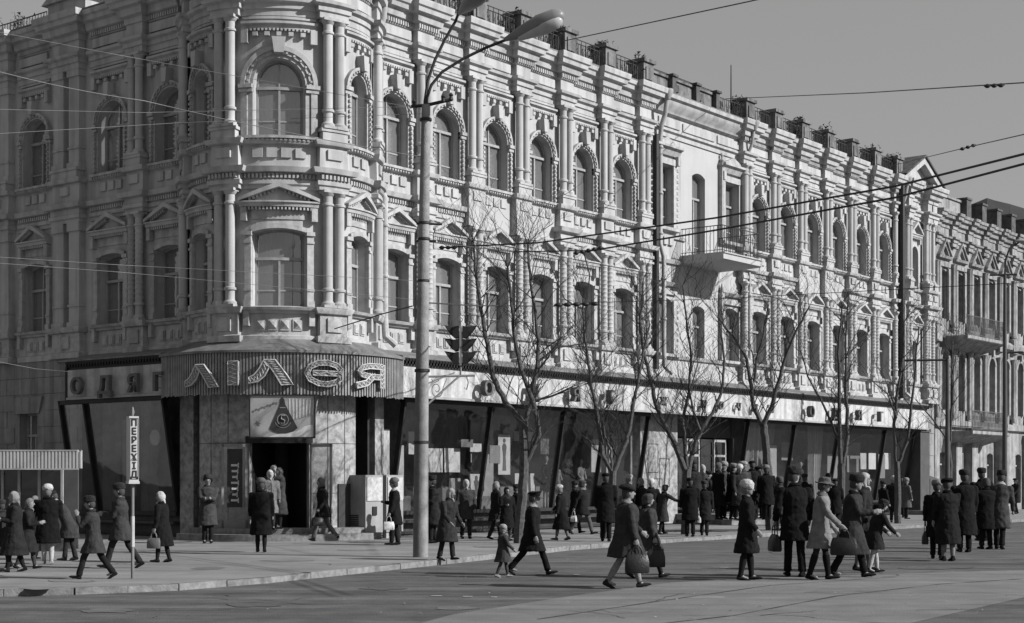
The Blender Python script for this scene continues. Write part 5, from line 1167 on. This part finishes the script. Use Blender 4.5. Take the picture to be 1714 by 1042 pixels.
        if big:
            for fi in range(4):
                o0 = wr + t * .085 + fw * (.03 - .02 * fi); cl = t * .5 - up * .0 + Vector((math.cos(e) * .0, 0, 0))
                q1 = o0 + t * (.04 - .005 * abs(fi - 1.5)); q2 = q1 + (t + up * -.7).normalized() * .025; q3 = q2 + (t * .4 - up).normalized() * .018
                b.tube([o0, q1, q2, q3], [.0105, .0098, .009, .007], 6)
            o0 = wr + t * .03 + fw * .03; b.tube([o0, o0 + t * .03 + fw * .022, o0 + t * .062 + fw * .02], [.012, .011, .008], 6)
    fuse(b, 'body', SKIN, T, W, .0095 if big else vox, 1)
    if big:
        b = B()
        for sy in (-1, 1): b.ell(HT((.083, sy * .031, .012)), (.012, .014, .007), 8, 5, hr); b.ell(HT((.087, sy * .032, .035)), (.008, .02, .005), 8, 5, hr)
        b.ell(HT((.087, 0, -.062)), (.008, .024, .006), 8, 5, hr); part('face_features', b, mat('face_dark', .06), T, W)
    # legs clothing
    def legcl(b, r):
        for l in (A, Bq): b.tube([l[0] + Vector((0, 0, .02)), l[0].lerp(l[1], .5), l[1], l[1].lerp(l[2], .5), l[2] + Vector((0, 0, .0))], [r[0], r[1], r[2], r[3], r[4]], 12)
    for l, a, hl in ((A, b1, 0), (Bq, b2, 1)):
        pit = R_(-14 * st) if not hl else R_(38 * st); f = Matrix.Rotation(pit, 3, 'Y'); b = B()
        pts = [(-.06, .036, .04, -.045), (-.03, .042, .045, -.045), (.03, .04, .05, -.045), (.09, .032, .046, -.05), (.15, .026, .04, -.056), (.19, .016, .022, -.062)]
        b.rings([[tuple(l[2] + f @ Vector((x_, ry * math.cos(2 * math.pi * j / 10), z_ + rz * math.sin(2 * math.pi * j / 10) * (1 if math.sin(2 * math.pi * j / 10) > 0 else .9)))) for j in range(10)] for x_, rz, ry, z_ in pts])
        b.tube([l[2] + Vector((0, 0, .03)), l[2] + f @ Vector((-.01, 0, -.03))], [.042, .044], 9)
        part('shoe', b, cloth(shoe), T, W)
    if legs == 't': b = B(); legcl(b, (.1, .088, .07, .066, .068)); fuse(b, 'trousers', cloth(lv), T, W, .016 if big else .024, 1, .02)
    elif legs == 's': b = B(); legcl(b, (.09, .074, .056, .06, .04)); part('stockings', b, cloth(lv), T, W)
    elif legs == 'B':
        b = B(); legcl(b, (.09, .074, .056, .056, .04)); part('stockings', b, cloth(lv), T, W); b = B()
        for l in (A, Bq): b.tube([l[1].lerp(l[2], .18), l[1].lerp(l[2], .4), l[1].lerp(l[2], .8), l[2]], [.066, .066, .05, .05], 12); 
        for j, l in enumerate((A, Bq)):
            bb = B(); bb.tube([l[1].lerp(l[2], .15), l[1].lerp(l[2], .4), l[1].lerp(l[2], .8), l[2]], [.067, .066, .05, .05], 12); part('boot', bb, cloth(shoe), T, W)
    # coat
    b = B(); hm = hem * 1.76; g = girth; cz = pel; fl = 1 + .35 * max(0, (pel - hm)) + .12 * st
    mid = (A[1].x + Bq[1].x) * .2
    R = [er(sp(cz + .585), .062, .07), er(sp(cz + .55), .085, .1), er(sp(cz + .515), .105 * g, .165 * g), er(sp(cz + .47), .12 * g, .205 * g), er(sp(cz + .36), .14 * g, .195 * g), er(sp(cz + .2), .13 * g, .17 * g), er(sp(cz + .12), .132 * g, .172 * g), er(sp(cz), .15 * g, .19 * g)]
    n_ = 5
    for j in range(1, n_ + 1):
        q = j / n_; z = cz + (hm - cz) * q
        if hm < cz - .02: R.append(er((mid * q, 0, z), (.15 + (.05 + .09 * st) * q * (cz - hm) / .45) * g, (.19 + .035 * q * (cz - hm) / .45) * g))
    b.rings(R)
    for nm in 'LR':
        sh, el, wr = arms[nm]; b.tube([sh - Vector((0, 0, -.0)), sh.lerp(el, .15), sh.lerp(el, .6), el, el.lerp(wr, .5), wr], [.07 * g ** .5, .076, .066, .06, .056, .052], 12)
        b.ell(sh, (.078, .08, .078), 12, 7)
    fuse(b, 'coat', cloth(coat), T, W, .015 if big else .024, 1, .038)
    if True:                                                 # collar, belt or lapels
        b = B(); cv = coll if coll is not None else max(.02, coat * .7)
        b.rings([er(sp(cz + .6), .082, .088, .25), er(sp(cz + .545), .1, .12, .35), er(sp(cz + .525), .085, .11, .35), er(sp(cz + .585), .068, .074, .25)]); part('collar', b, cloth(cv), T, W)
    if big or coat > .1:
        b = B(); b.tube([(.135 * g + (z - pel) * ln + (.004 if z > pel else .02), .012, z) for z in (cz + .5, cz + .36, cz + .2, cz + .05, max(hm + .04, cz - .1))], .006, 4)
        for q in range(4): b.ell((.142 * g + (.1 + .1 * q) * ln, -.03, cz + .06 + .11 * q), (.006, .012, .012), 8, 5)
        part('buttons', b, cloth(.02 if coat > .06 else .1), T, W)
    if bl: b = B(); b.rings([er(sp(cz + .17), .14 * g, .18 * g), er(sp(cz + .12), .142 * g, .182 * g)]); part('belt', b, cloth(bl), T, W)
    if skirt: b = B(); b.rings([er(sp(cz), .13, .17), er((mid, 0, skirt[0] * 1.76), .15 + .06 * st, .19), er((mid, 0, skirt[0] * 1.76 - .01), .1, .14)]); fuse(b, 'skirt', cloth(skirt[1]), T, W, .02, 1, .02)
    # head wear
    b = B(); c_ = hr
    def hring(z, rx, ry, ox=0, t=0): return [tuple(HT((ox + rx * math.cos(2 * math.pi * j / 18), ry * math.sin(2 * math.pi * j / 18), z - t * math.cos(2 * math.pi * j / 18)))) for j in range(18)]
    if hat in ('fur', 'knit', 'beret', 'cap', 'brim', 'flat', 'bob', 'ush'):
        hb = B(); hb.rings([hring(.1, .07, .06, -.02), hring(.06, .1, .083, -.01), hring(.01, .1, .086, -.022), hring(-.05, .085, .08, -.035), hring(-.085, .06, .06, -.04)]); part('hair', hb, HAIR if hv < .25 else mat('hair_grey', .16), T, W)
    if hat == 'fur': b.rings([hring(.035, .112, .098, -.006), hring(.06, .13, .112, -.006), hring(.12, .132, .115, -.008), hring(.16, .115, .1, -.01), hring(.175, .06, .05, -.01)])
    elif hat == 'ush':
        b.rings([hring(.035, .112, .098, -.006), hring(.05, .128, .112), hring(.11, .13, .112), hring(.15, .11, .092), hring(.165, .05, .04)])
        for sy in (-1, 1): b.rings([[tuple(HT((x_ - .01, sy * (.085 + yy), z_))) for x_, z_ in ((-.05, .05), (.05, .05), (.045, -.02), (.0, -.045), (-.045, -.02))] for yy in (0, .035)])
    elif hat == 'knit': b.rings([hring(.015, .108, .092, -.012, .03), hring(.05, .13, .115, -.015, .02), hring(.1, .135, .122, -.02), hring(.155, .105, .095, -.025), hring(.18, .05, .045, -.025)])
    elif hat == 'beret': b.rings([hring(.04, .108, .093, -.01, .02), hring(.065, .15, .135, -.03, .02), hring(.1, .155, .14, -.035), hring(.14, .1, .09, -.035), hring(.15, .03, .03, -.035)])
    elif hat == 'cap':
        b.rings([hring(.04, .108, .094, -.006), hring(.085, .112, .097, -.006), hring(.12, .15, .135, -.005, -.03), hring(.135, .145, .13, -.005, -.03), hring(.14, .05, .05)])
        v_ = B(); v_.rings([[tuple(HT((.06 + q * math.cos(t), .1 * math.sin(t), .045 - .5 * q * max(0, math.cos(t)) * .6 + dz))) for t in [(-90 + 18 * j) * math.pi / 180 for j in range(11)] + [math.pi / 2, -math.pi / 2][:0]] for q, dz in ((.05, 0), (.105, -.012), (.105, -.02), (.05, -.008))]); part('visor', v_, DKB, T, W)
    elif hat == 'flat': b.rings([hring(.035, .11, .095, -.005), hring(.06, .135, .115, .01, .01), hring(.095, .13, .11, .0), hring(.13, .08, .07, -.01)])
    elif hat == 'brim': b.rings([hring(.03, .1, .09, 0), hring(.035, .18, .16, 0, .02), hring(.045, .18, .16, 0, .02), hring(.05, .112, .097, 0), hring(.13, .1, .085, 0), hring(.15, .06, .05, 0)])
    elif hat == 'bob': b.rings([hring(.125, .07, .06, -.02), hring(.09, .115, .1, -.012), hring(.02, .118, .108, -.025), hring(-.06, .105, .105, -.04), hring(-.1, .07, .085, -.05)])
    elif hat in ('scarf', 'shawl'):
        n1, n2 = 20, 12; R = []
        for j in range(1, n2):
            ph = -math.pi / 2 + math.pi * j / n2; q = []
            for i in range(n1):
                t = 2 * math.pi * i / n1; v_ = Vector((math.cos(ph) * math.cos(t), math.cos(ph) * math.sin(t), math.sin(ph)))
                f = 1.0 if not (v_.x > .45 and -.8 < v_.z < .5) else .72
                q.append(tuple(HT((v_.x * .118 * f - .012, v_.y * .102 * f, v_.z * (.142 if v_.z > 0 else .15) * f + .0))))
            R.append(q)
        b.rings(R); b.tube([HT((.05, 0, -.12)), HT((.085, .01, -.16)), HT((.08, .03, -.23))], [.03, .025, .01], 7)
        b.tube([HT((-.06, 0, -.06)), HT((-.1, 0, -.13)), HT((-.13, 0, -.24 if hat == 'shawl' else -.17))], [.06, .05, .012], 8)
        if hat == 'shawl': b.rings([er(sp(cz + .6), .09, .1, .2), er(sp(cz + .5), .15, .2, .3), er(sp(cz + .47), .13, .18, .3)])
    if b.v: fuse(b, 'headscarf' if hat in ('scarf', 'shawl') else ('hair' if hat == 'bob' else 'hat'), mat('fur_%03d' % (hv * 1000), hv, .95, .4, 25, .9, 70) if hat in ('fur', 'ush', 'knit') else cloth(hv) if hat != 'bob' else HAIR, T, W, .011 if big else .02, 1, .03)
    if bag:
        kind, bv, bw_, bh, blab = bag; h_ = W @ hands[hold]; r_ = R_(face)
        bt = thing(kind, (h_.x, h_.y, max(zg + .02, h_.z - (bh + .16) * k)), blab, 'bag', None, r_); WB = WM[bt.name] @ Matrix.Scale(k, 4)
        if kind == 'cane':
            bt.location.z = zg; bt['category'] = 'cane'; WB = Matrix.Translation((h_.x, h_.y, zg)); WM[bt.name] = WB; bb = B(); hh = h_.z - zg; bb.tube([(0, 0, 0), (0, 0, hh), (.02, 0, hh + .04), (.07, 0, hh + .03)], [.012, .013, .014, .012], 7); part('shaft', bb, DKB, bt, WB)
        else:
            bb = B(); w2_, dd = bw_ / 2, .075
            bb.rings([[(x_ * w2_ * q, y_ * dd * q2, z_) for x_, y_ in ((-1, -.6), (-.8, -1), (.8, -1), (1, -.6), (1, .6), (.8, 1), (-.8, 1), (-1, .6))] for z_, q, q2 in ((0, .92, .9), (.03, 1, 1.05), (bh * .6, .98, .95), (bh * .93, .86, .45), (bh, .8, .2))])
            part('body', bb, mat('leather_%03d' % (bv * 1000), bv, .45, .3, 12, .3, 40), bt, WB)
            for y_ in (-.02, .02):
                bb = B(); bb.tube([(w2_ * .45 * math.cos(t), y_, bh * .95 + .16 * math.sin(t)) for t in [math.pi * j / 8 for j in range(9)]], .009, 5); part('handle', bb, mat('leather_%03d' % (bv * 1000), bv), bt, WB)
            bb = B(); bb.box(-.025, .025, -.0, .02, bh * .9, bh * .98); part('clasp', bb, LTM, bt, WB)
    PEOPLE.append(T); return T
rd = 0.0
bg_ = lambda lab, v=.03, w_=.36, h=.26: ('handbag', v, w_, h, lab)
# foreground, crossing the road
person(1048, 984, 809, 8, 'stout woman in tight dark coat and dark beret striding right with a big black bag', .07, .385, .85, 's', .3, 'beret', .045, 'f', 'd', zg=rd, girth=1.27, bag=bg_('big black shopping bag held by the stout woman in front', .02, .4, .32), coll=.3, shoe=.04, lean=2)
person(1084, 975, 822, 5, 'woman with curled hair and fur collar stepping out right beside the stout woman', .085, .4, 1.0, 'B', .06, 'bob', .05, 'h', 'd', zg=rd, girth=1.24, bag=bg_('dark shopping bag hanging behind the curly haired woman', .02, .38, .34), coll=.02, shoe=.04, hold='R', D=26.2)
person(1250, 971, 807, -8, 'girl in a round white knitted hat and flared black coat', .022, .36, .28, 'B', .03, 'knit', .5, 'd', 'h', zg=rd, turn=-12, girth=.95, shoe=.025)
person(1330, 965, 784, 95, 'tall man in a black suit coat and fur hat seen from behind', .02, .43, .35, 't', .022, 'fur', .02, 'p', 'p', zg=rd, turn=-55, bag=('briefcase', .018, .4, .28, 'black bag carried beside the tall man seen from behind'), hold='L')
person(1373, 970, 800, -12, 'woman in a pale fitted coat, brimmed hat and tall dark boots', .24, .40, .45, 'B', .05, 'brim', .14, 'h', 'f', zg=rd, lean=4, turn=-5, bag=('handbag', .02, .46, .3, 'wide black handbag carried by the woman in the pale coat'), shoe=.02, coll=.16, girth=.95)
person(1424, 966, 795, -18, 'man in a long open overcoat and dark hat looking down at his folded arm', .06, .29, .75, 't', .02, 'fur', .02, 'x', 'x', zg=rd, lean=6, coll=.02, girth=1.08)
person(1446, 955, 792, -20, 'woman in a white headscarf just behind the man in the long overcoat', .05, .34, .3, 's', .2, 'scarf', .5, 'b', 'd', zg=rd)
person(1463, 958, 838, 10, 'child in a dark patterned jacket and pale stockings bending forward', .035, .42, .4, 's', .5, 'ush', .02, 'f', 'f', zg=rd, lean=16, girth=1.1)
# officer and child
person(890, 962, 818, -3, 'officer in dark uniform greatcoat and peaked cap striding to the right', .022, .36, 1.15, 't', .02, 'cap', .03, 'r', 'd', zg=rd, coll=.35, lean=3, girth=1.0)
person(842, 966, 879, 12, 'small child in a pale banded hat walking behind the officer', .09, .38, .6, 's', .1, 'knit', .3, 'u', 'f', zg=rd, girth=1.2, shoe=.3)
# right-hand group on the road
person(1587, 938, 802, 100, 'old woman seen from behind in a long dark coat with a stick', .028, .21, .1, 's', .25, 'beret', .02, 'd', 'h', zg=rd, lean=5, bag=('cane', .02, .1, .1, 'thin dark walking stick of the old woman seen from behind'), hold='R', D=31.6, girth=1.08)
person(1568, 930, 806, 75, 'person in a black jacket left of the old woman with the stick', .02, .36, .1, 't', .02, 'knit', .2, 'd', 'd', zg=rd, bag=bg_('dark triangular handbag at the left of the right-hand road group', .04, .4, .3), hold='L', D=32.5)
person(1614, 924, 789, 95, 'man in a tall fur hat standing behind the old woman with the stick', .02, .27, .1, 't', .02, 'fur', .02, 'd', 'd', zg=rd, girth=1.1, coll=.03)
person(1650, 919, 800, 105, 'person with grey hair and a bulky black coat seen from behind near the right edge', .017, .36, .15, 't', .02, 'bob', .2, 'd', 'd', zg=rd, girth=1.2)
person(1673, 919, 790, 60, 'bent man with pale shoulders in grey coat at the right edge group', .1, .35, .35, 't', .03, 'fur', .02, 'h', 'd', zg=rd, lean=14, coll=.45)
person(1643, 905, 786, 90, 'man in tall dark hat further back between the bulky black coats', .02, .4, .1, 't', .02, 'fur', .015, 'd', 'd', zg=rd)
person(1700, 860, 800, 200, 'distant figure at the far right edge of the pavement', .03, .4, .4, 't', .02, 'flat', .03, 'f', 'r')
# left pavement
person(272, 941, 823, 172, 'old woman in white headscarf and long black coat walking left with grey handbag', .022, .3, .35, 's', .03, 'scarf', .55, 'd', 'd', bag=('handbag', .14, .34, .26, 'grey handbag of the old woman in the white headscarf'), hold='L', lean=3, girth=1.1)
person(348, 909, 796, -80, 'man in belted grey overcoat and fur hat standing by the corner wall', .10, .34, .1, 't', .03, 'ush', .03, 'x', 'x', bl=.05, girth=1.0)
person(157, 969, 829, 186, 'youth in dark cap and grey jacket striding left in front', .075, .40, 1.0, 't', .03, 'fur', .02, 'u', 'd', lean=5)
person(203, 951, 808, 182, 'man in fur hat and quilted grey jacket walking left behind the sign post', .08, .42, .95, 't', .045, 'fur', .025, 'x', 'b', lean=2, coll=.1)
person(116, 938, 822, 188, 'man leaning forward in a grey jacket at the kiosk', .085, .42, .35, 't', .05, 'flat', .04, 'f', 'f', lean=26, girth=1.1)
person(80, 944, 814, 100, 'woman in round white hat, black fur coat and white stockings seen from behind', .016, .35, .15, 's', .55, 'knit', .55, 'b', 'b', girth=1.15, shoe=.4)
person(45, 952, 833, 10, 'woman in dotted headscarf and long dark coat at the kiosk crowd', .04, .3, .6, 's', .1, 'scarf', .22, 'b', 'b', lean=4)
person(24, 957, 822, 200, 'woman in pale patterned headscarf walking left at the left edge', .04, .27, .5, 's', .03, 'scarf', .3, 'b', 'b', girth=1.1)
person(2, 950, 838, 170, 'person cut off by the left edge in a dark jacket', .05, .4, .5, 't', .03, 'fur', .03, 'd', 'f', girth=1.1)
person(58, 935, 830, 60, 'short person in grey shawl deep in the kiosk crowd', .05, .35, .1, 't', .04, 'shawl', .2, 'd', 'd')
person(437, 924, 803, 95, 'woman in grey cap and long black coat facing the corner doorway', .015, .24, .12, 's', .03, 'knit', .12, 'd', 'd', girth=1.05, lean=2)
person(452, 895, 787, -70, 'woman in white kerchief and pale coat coming out of the corner doorway', .2, .36, .2, 's', .06, 'scarf', .6, 'd', 'b', zg=.41, D=38.6)
person(468, 890, 783, 215, 'woman in a patterned shawl standing inside the corner doorway', .10, .3, .1, 's', .05, 'shawl', .16, 'u', 'b', zg=.41, D=39.3, bag=bg_('small bag of the woman in the patterned shawl', .1, .26, .2))
person(458, 885, 779, -60, 'woman with light hair behind the two others in the corner doorway', .06, .4, .1, 's', .05, 'scarf', .4, 'b', 'd', zg=.41, D=39.6)
person(541, 905, 797, 195, 'woman in grey headscarf and dark jacket striding left by the corner wall', .035, .47, .95, 't', .15, 'scarf', .17, 'p', 'd', lean=4, bag=('handbag', .02, .3, .24, 'dark bag of the woman in grey headscarf by the corner wall'), hold='L')
person(660, 912, 802, 185, 'woman in grey hat, white collar and black coat with a white bag', .02, .4, .25, 't', .03, 'knit', .13, 'd', 'b', coll=.6, bag=('handbag', .6, .3, .22, 'white handbag held by the woman beside the vending machines'), hold='L')
person(724, 909, 798, 190, 'man in fur hat partly behind the concrete pole', .035, .35, .2, 't', .03, 'fur', .02, 'b', 'd', girth=1.05)
person(712, 903, 806, 160, 'dark figure just right of the concrete pole', .03, .38, .3, 't', .03, 'fur', .03, 'd', 'd')
person(748, 937, 817, -35, 'woman in pale headscarf and long grey coat stepping off the kerb', .055, .33, .4, 't', .045, 'scarf', .33, 'h', 'h', lean=8, girth=1.1)
person(780, 901, 802, -75, 'woman in white hat and open grey coat walking towards the road', .085, .42, .4, 't', .05, 'scarf', .5, 'd', 'd', coll=.2, bag=bg_('bag of the woman in white hat and open grey coat', .05, .24, .22))
person(830, 902, 805, 20, 'woman in a pale hood carrying a square bag past the first tree', .03, .4, .6, 't', .04, 'scarf', .28, 'd', 'd', bag=('briefcase', .07, .36, .22, 'square grey bag left of the small child'), hold='R')
person(848, 905, 815, -60, 'woman in a dark shawl close behind the child', .02, .3, .2, 's', .05, 'shawl', .05, 'd', 'b')
person(864, 900, 812, 10, 'dark coated figure hidden behind the first tree trunk', .02, .36, .3, 't', .03, 'fur', .03, 'd', 'd')
person(940, 904, 813, 165, 'old woman in white cap and very long black coat walking away', .02, .2, .5, 's', .2, 'knit', .5, 'd', 'f', lean=5, girth=1.05)
person(975, 894, 801, -20, 'man in open dark coat striding right with a white bag', .03, .45, 1.0, 't', .12, 'bob', .1, 'd', 'r', coll=.2, bag=('handbag', .5, .2, .2, 'small white bag swung by the man in the open dark coat'), hold='R')
person(962, 892, 806, 0, 'dark figure walking close behind the man in the open coat', .02, .4, .6, 't', .03, 'fur', .03, 'd', 'd')
person(1014, 906, 792, 85, 'man in dark cap standing behind the second tree', .018, .35, .2, 't', .02, 'flat', .015, 'd', 'd')
person(1052, 893, 796, 30, 'person in white-topped fur hat behind the stout woman', .03, .36, .2, 't', .03, 'ush', .35, 'd', 'd')
person(1073, 893, 800, 200, 'person in grey headscarf in the pavement crowd behind the two striding women', .04, .36, .2, 't', .03, 'scarf', .2, 'd', 'b')
person(1090, 890, 803, -95, 'person in white pointed cap in the pavement crowd', .03, .36, .2, 't', .03, 'knit', .6, 'd', 'd')
person(1108, 894, 811, 30, 'bent woman in long grey coat with arm stretched right', .065, .33, .4, 'B', .05, 'bob', .1, 'd', 'o', lean=10, coll=.02)
person(1155, 898, 800, 95, 'man in black coat seen from behind left of the steps', .015, .36, .1, 't', .02, 'flat', .02, 'd', 'd', bag=('handbag', .5, .26, .22, 'white carrier bag held low beside the steps'), hold='R', girth=1.05)
person(1179, 896, 806, 80, 'person in dark coat beside the man with the white carrier bag', .03, .36, .3, 't', .03, 'fur', .03, 'd', 'd')
# queue pressing round the steps
cw = [(1284, 874, 783, 'grey wool cap', 'knit', .2), (1164, 872, 775, 'pale face turned back', 'fur', .03), (1178, 870, 778, 'white headscarf', 'scarf', .45), (1190, 873, 784, 'black fur hat', 'fur', .015), (1202, 868, 776, 'grey headscarf', 'scarf', .15), (1213, 866, 774, 'curly pale hair', 'knit', .25), (1224, 866, 775, 'light fur hat', 'fur', .2), (1236, 872, 781, 'white domed hat', 'knit', .55), (1247, 868, 775, 'broad pale cap', 'beret', .3), (1258, 866, 774, 'dark flat cap', 'flat', .02), (1272, 870, 778, 'dark beret', 'beret', .02), (1209, 874, 790, 'black shawl', 'shawl', .02), (1228, 875, 792, 'dark brown hood', 'scarf', .05), (1184, 876, 790, 'dark cap low in front', 'flat', .03), (1244, 876, 790, 'grey fur hat in front', 'fur', .08)]
for i, (px, yf, yt, lb_, ht, hv) in enumerate(cw):
    px += rnd.uniform(-4, 4); yt += rnd.uniform(-3, 4)
    person(px, yf, yt, rnd.choice((50, 85, 120, 150, 20, -60, 95)), 'person with ' + lb_ + ' in the dark queue pressing at the shop steps', (.02, .05, .09, .03, .02, .14)[i % 6], .34 + rnd.uniform(-.04, .08), rnd.uniform(.05, .3), 't', .025, ht, hv, 'd', 'b' if i % 3 == 0 else 'd', girth=rnd.uniform(.95, 1.2), zg=.46 if yt < 786 else SWZ, D=None if yt >= 786 else 46.5 + rnd.uniform(-.5, .9), lean=rnd.uniform(0, 6), turn=rnd.uniform(-40, 40))
person(1287, 886, 790, 60, 'man in dark cap with bag beside the high-forked tree', .02, .4, .3, 't', .03, 'flat', .02, 'd', 'd', bag=bg_('dark bag beside the high-forked tree', .05, .28, .24))
person(1305, 888, 797, 170, 'woman in checked coat behind the tall man seen from behind', .08, .38, .2, 's', .05, 'bob', .05, 'b', 'b')
person(1347, 880, 795, 90, 'dark fur-hatted figure between the tall man and the brimmed hat', .02, .4, .1, 't', .02, 'fur', .02, 'd', 'd')
person(1387, 880, 793, 100, 'man in a low black hat behind the pale coated woman', .02, .36, .1, 't', .02, 'brim', .02, 'd', 'd')
person(1398, 884, 802, 80, 'man in black coat left of the long overcoat', .018, .38, .2, 't', .02, 'flat', .02, 'd', 'd')
person(1478, 880, 806, 20, 'dark figure near the window ledge right of the bending child', .02, .4, .4, 't', .02, 'fur', .02, 'd', 'd')
person(1496, 874, 798, -100, 'woman with white hair and black coat facing us by the far shop window', .03, .38, .1, 't', .03, 'knit', .45, 'b', 'd')
person(1517, 868, 801, 20, 'person in light grey coat standing by the far shop window', .13, .36, .1, 't', .05, 'knit', .25, 'b', 'd')
person(1508, 866, 797, 90, 'dark cap seen between the couple at the far shop window', .02, .38, .1, 't', .03, 'flat', .02, 'd', 'd')
# shop mannequins and hanging clothes
def manneq(px, d, zb, h, label, v, skirt=True):
    s = FR.sx(px, d); p = FR.pt(s, d, zb); t = thing('mannequin', p, label, 'mannequin', None, R_(-30)); k = h / 1.7; W = WM[t.name] @ Matrix.Scale(k, 4); b = B()
    b.ell((0, 0, 1.58), (.08, .07, .11), 12, 8); b.tube([(0, 0, 1.5), (0, 0, 1.38)], .04, 8); b.tube([(0, .08, .85), (0, .09, .45), (0, .09, .05)], [.08, .05, .035], 8); b.tube([(0, -.08, .85), (0, -.09, .45), (0, -.09, .05)], [.08, .05, .035], 8)
    for sy in (-1, 1): b.tube([(0, sy * .17, 1.36), (.02, sy * .27, 1.12), (.12, sy * .2, .98)], [.04, .032, .022], 7)
    b.rings([er((0, 0, .85), .1, .14), er((0, 0, 1.05), .09, .11), er((0, 0, 1.3), .11, .17), er((0, 0, 1.4), .06, .09)]); fuse(b, 'figure', mat('mannequin_skin', .28), t, W, .022, 1)
    b = B(); b.rings([er((0, 0, .6 if skirt else .8), .2, .23), er((0, 0, .95), .14, .17), er((0, 0, 1.08), .115, .14), er((0, 0, 1.3), .13, .19), er((0, 0, 1.41), .07, .1)])
    for sy in (-1, 1): b.tube([(0, sy * .17, 1.36), (.02, sy * .26, 1.14), (.1, sy * .21, 1.0)], [.06, .05, .045], 8)
    fuse(b, 'dress', cloth(v), t, W, .022, 1, .03)
manneq(914, -.1, .7, 1.75, 'mannequin in black with a white bust in the near shop window', .02); manneq(931, -.3, .7, 1.6, 'mannequin in a grey long dress in the near shop window', .2)
manneq(951, -.4, .7, 1.65, 'mannequin in dark coat between two paler ones', .04); manneq(972, .0, .75, 1.6, 'mannequin in a light belted dress raising its elbow behind the glass', .28)
manneq(1340, -.3, .7, 1.7, 'mannequin with white head in the far shop window', .1); manneq(1276, -.2, .7, 1.6, 'mannequin in pale dress right of the steps', .25)
for px, lab in ((1462, 'left'), (1433, 'right')): pass
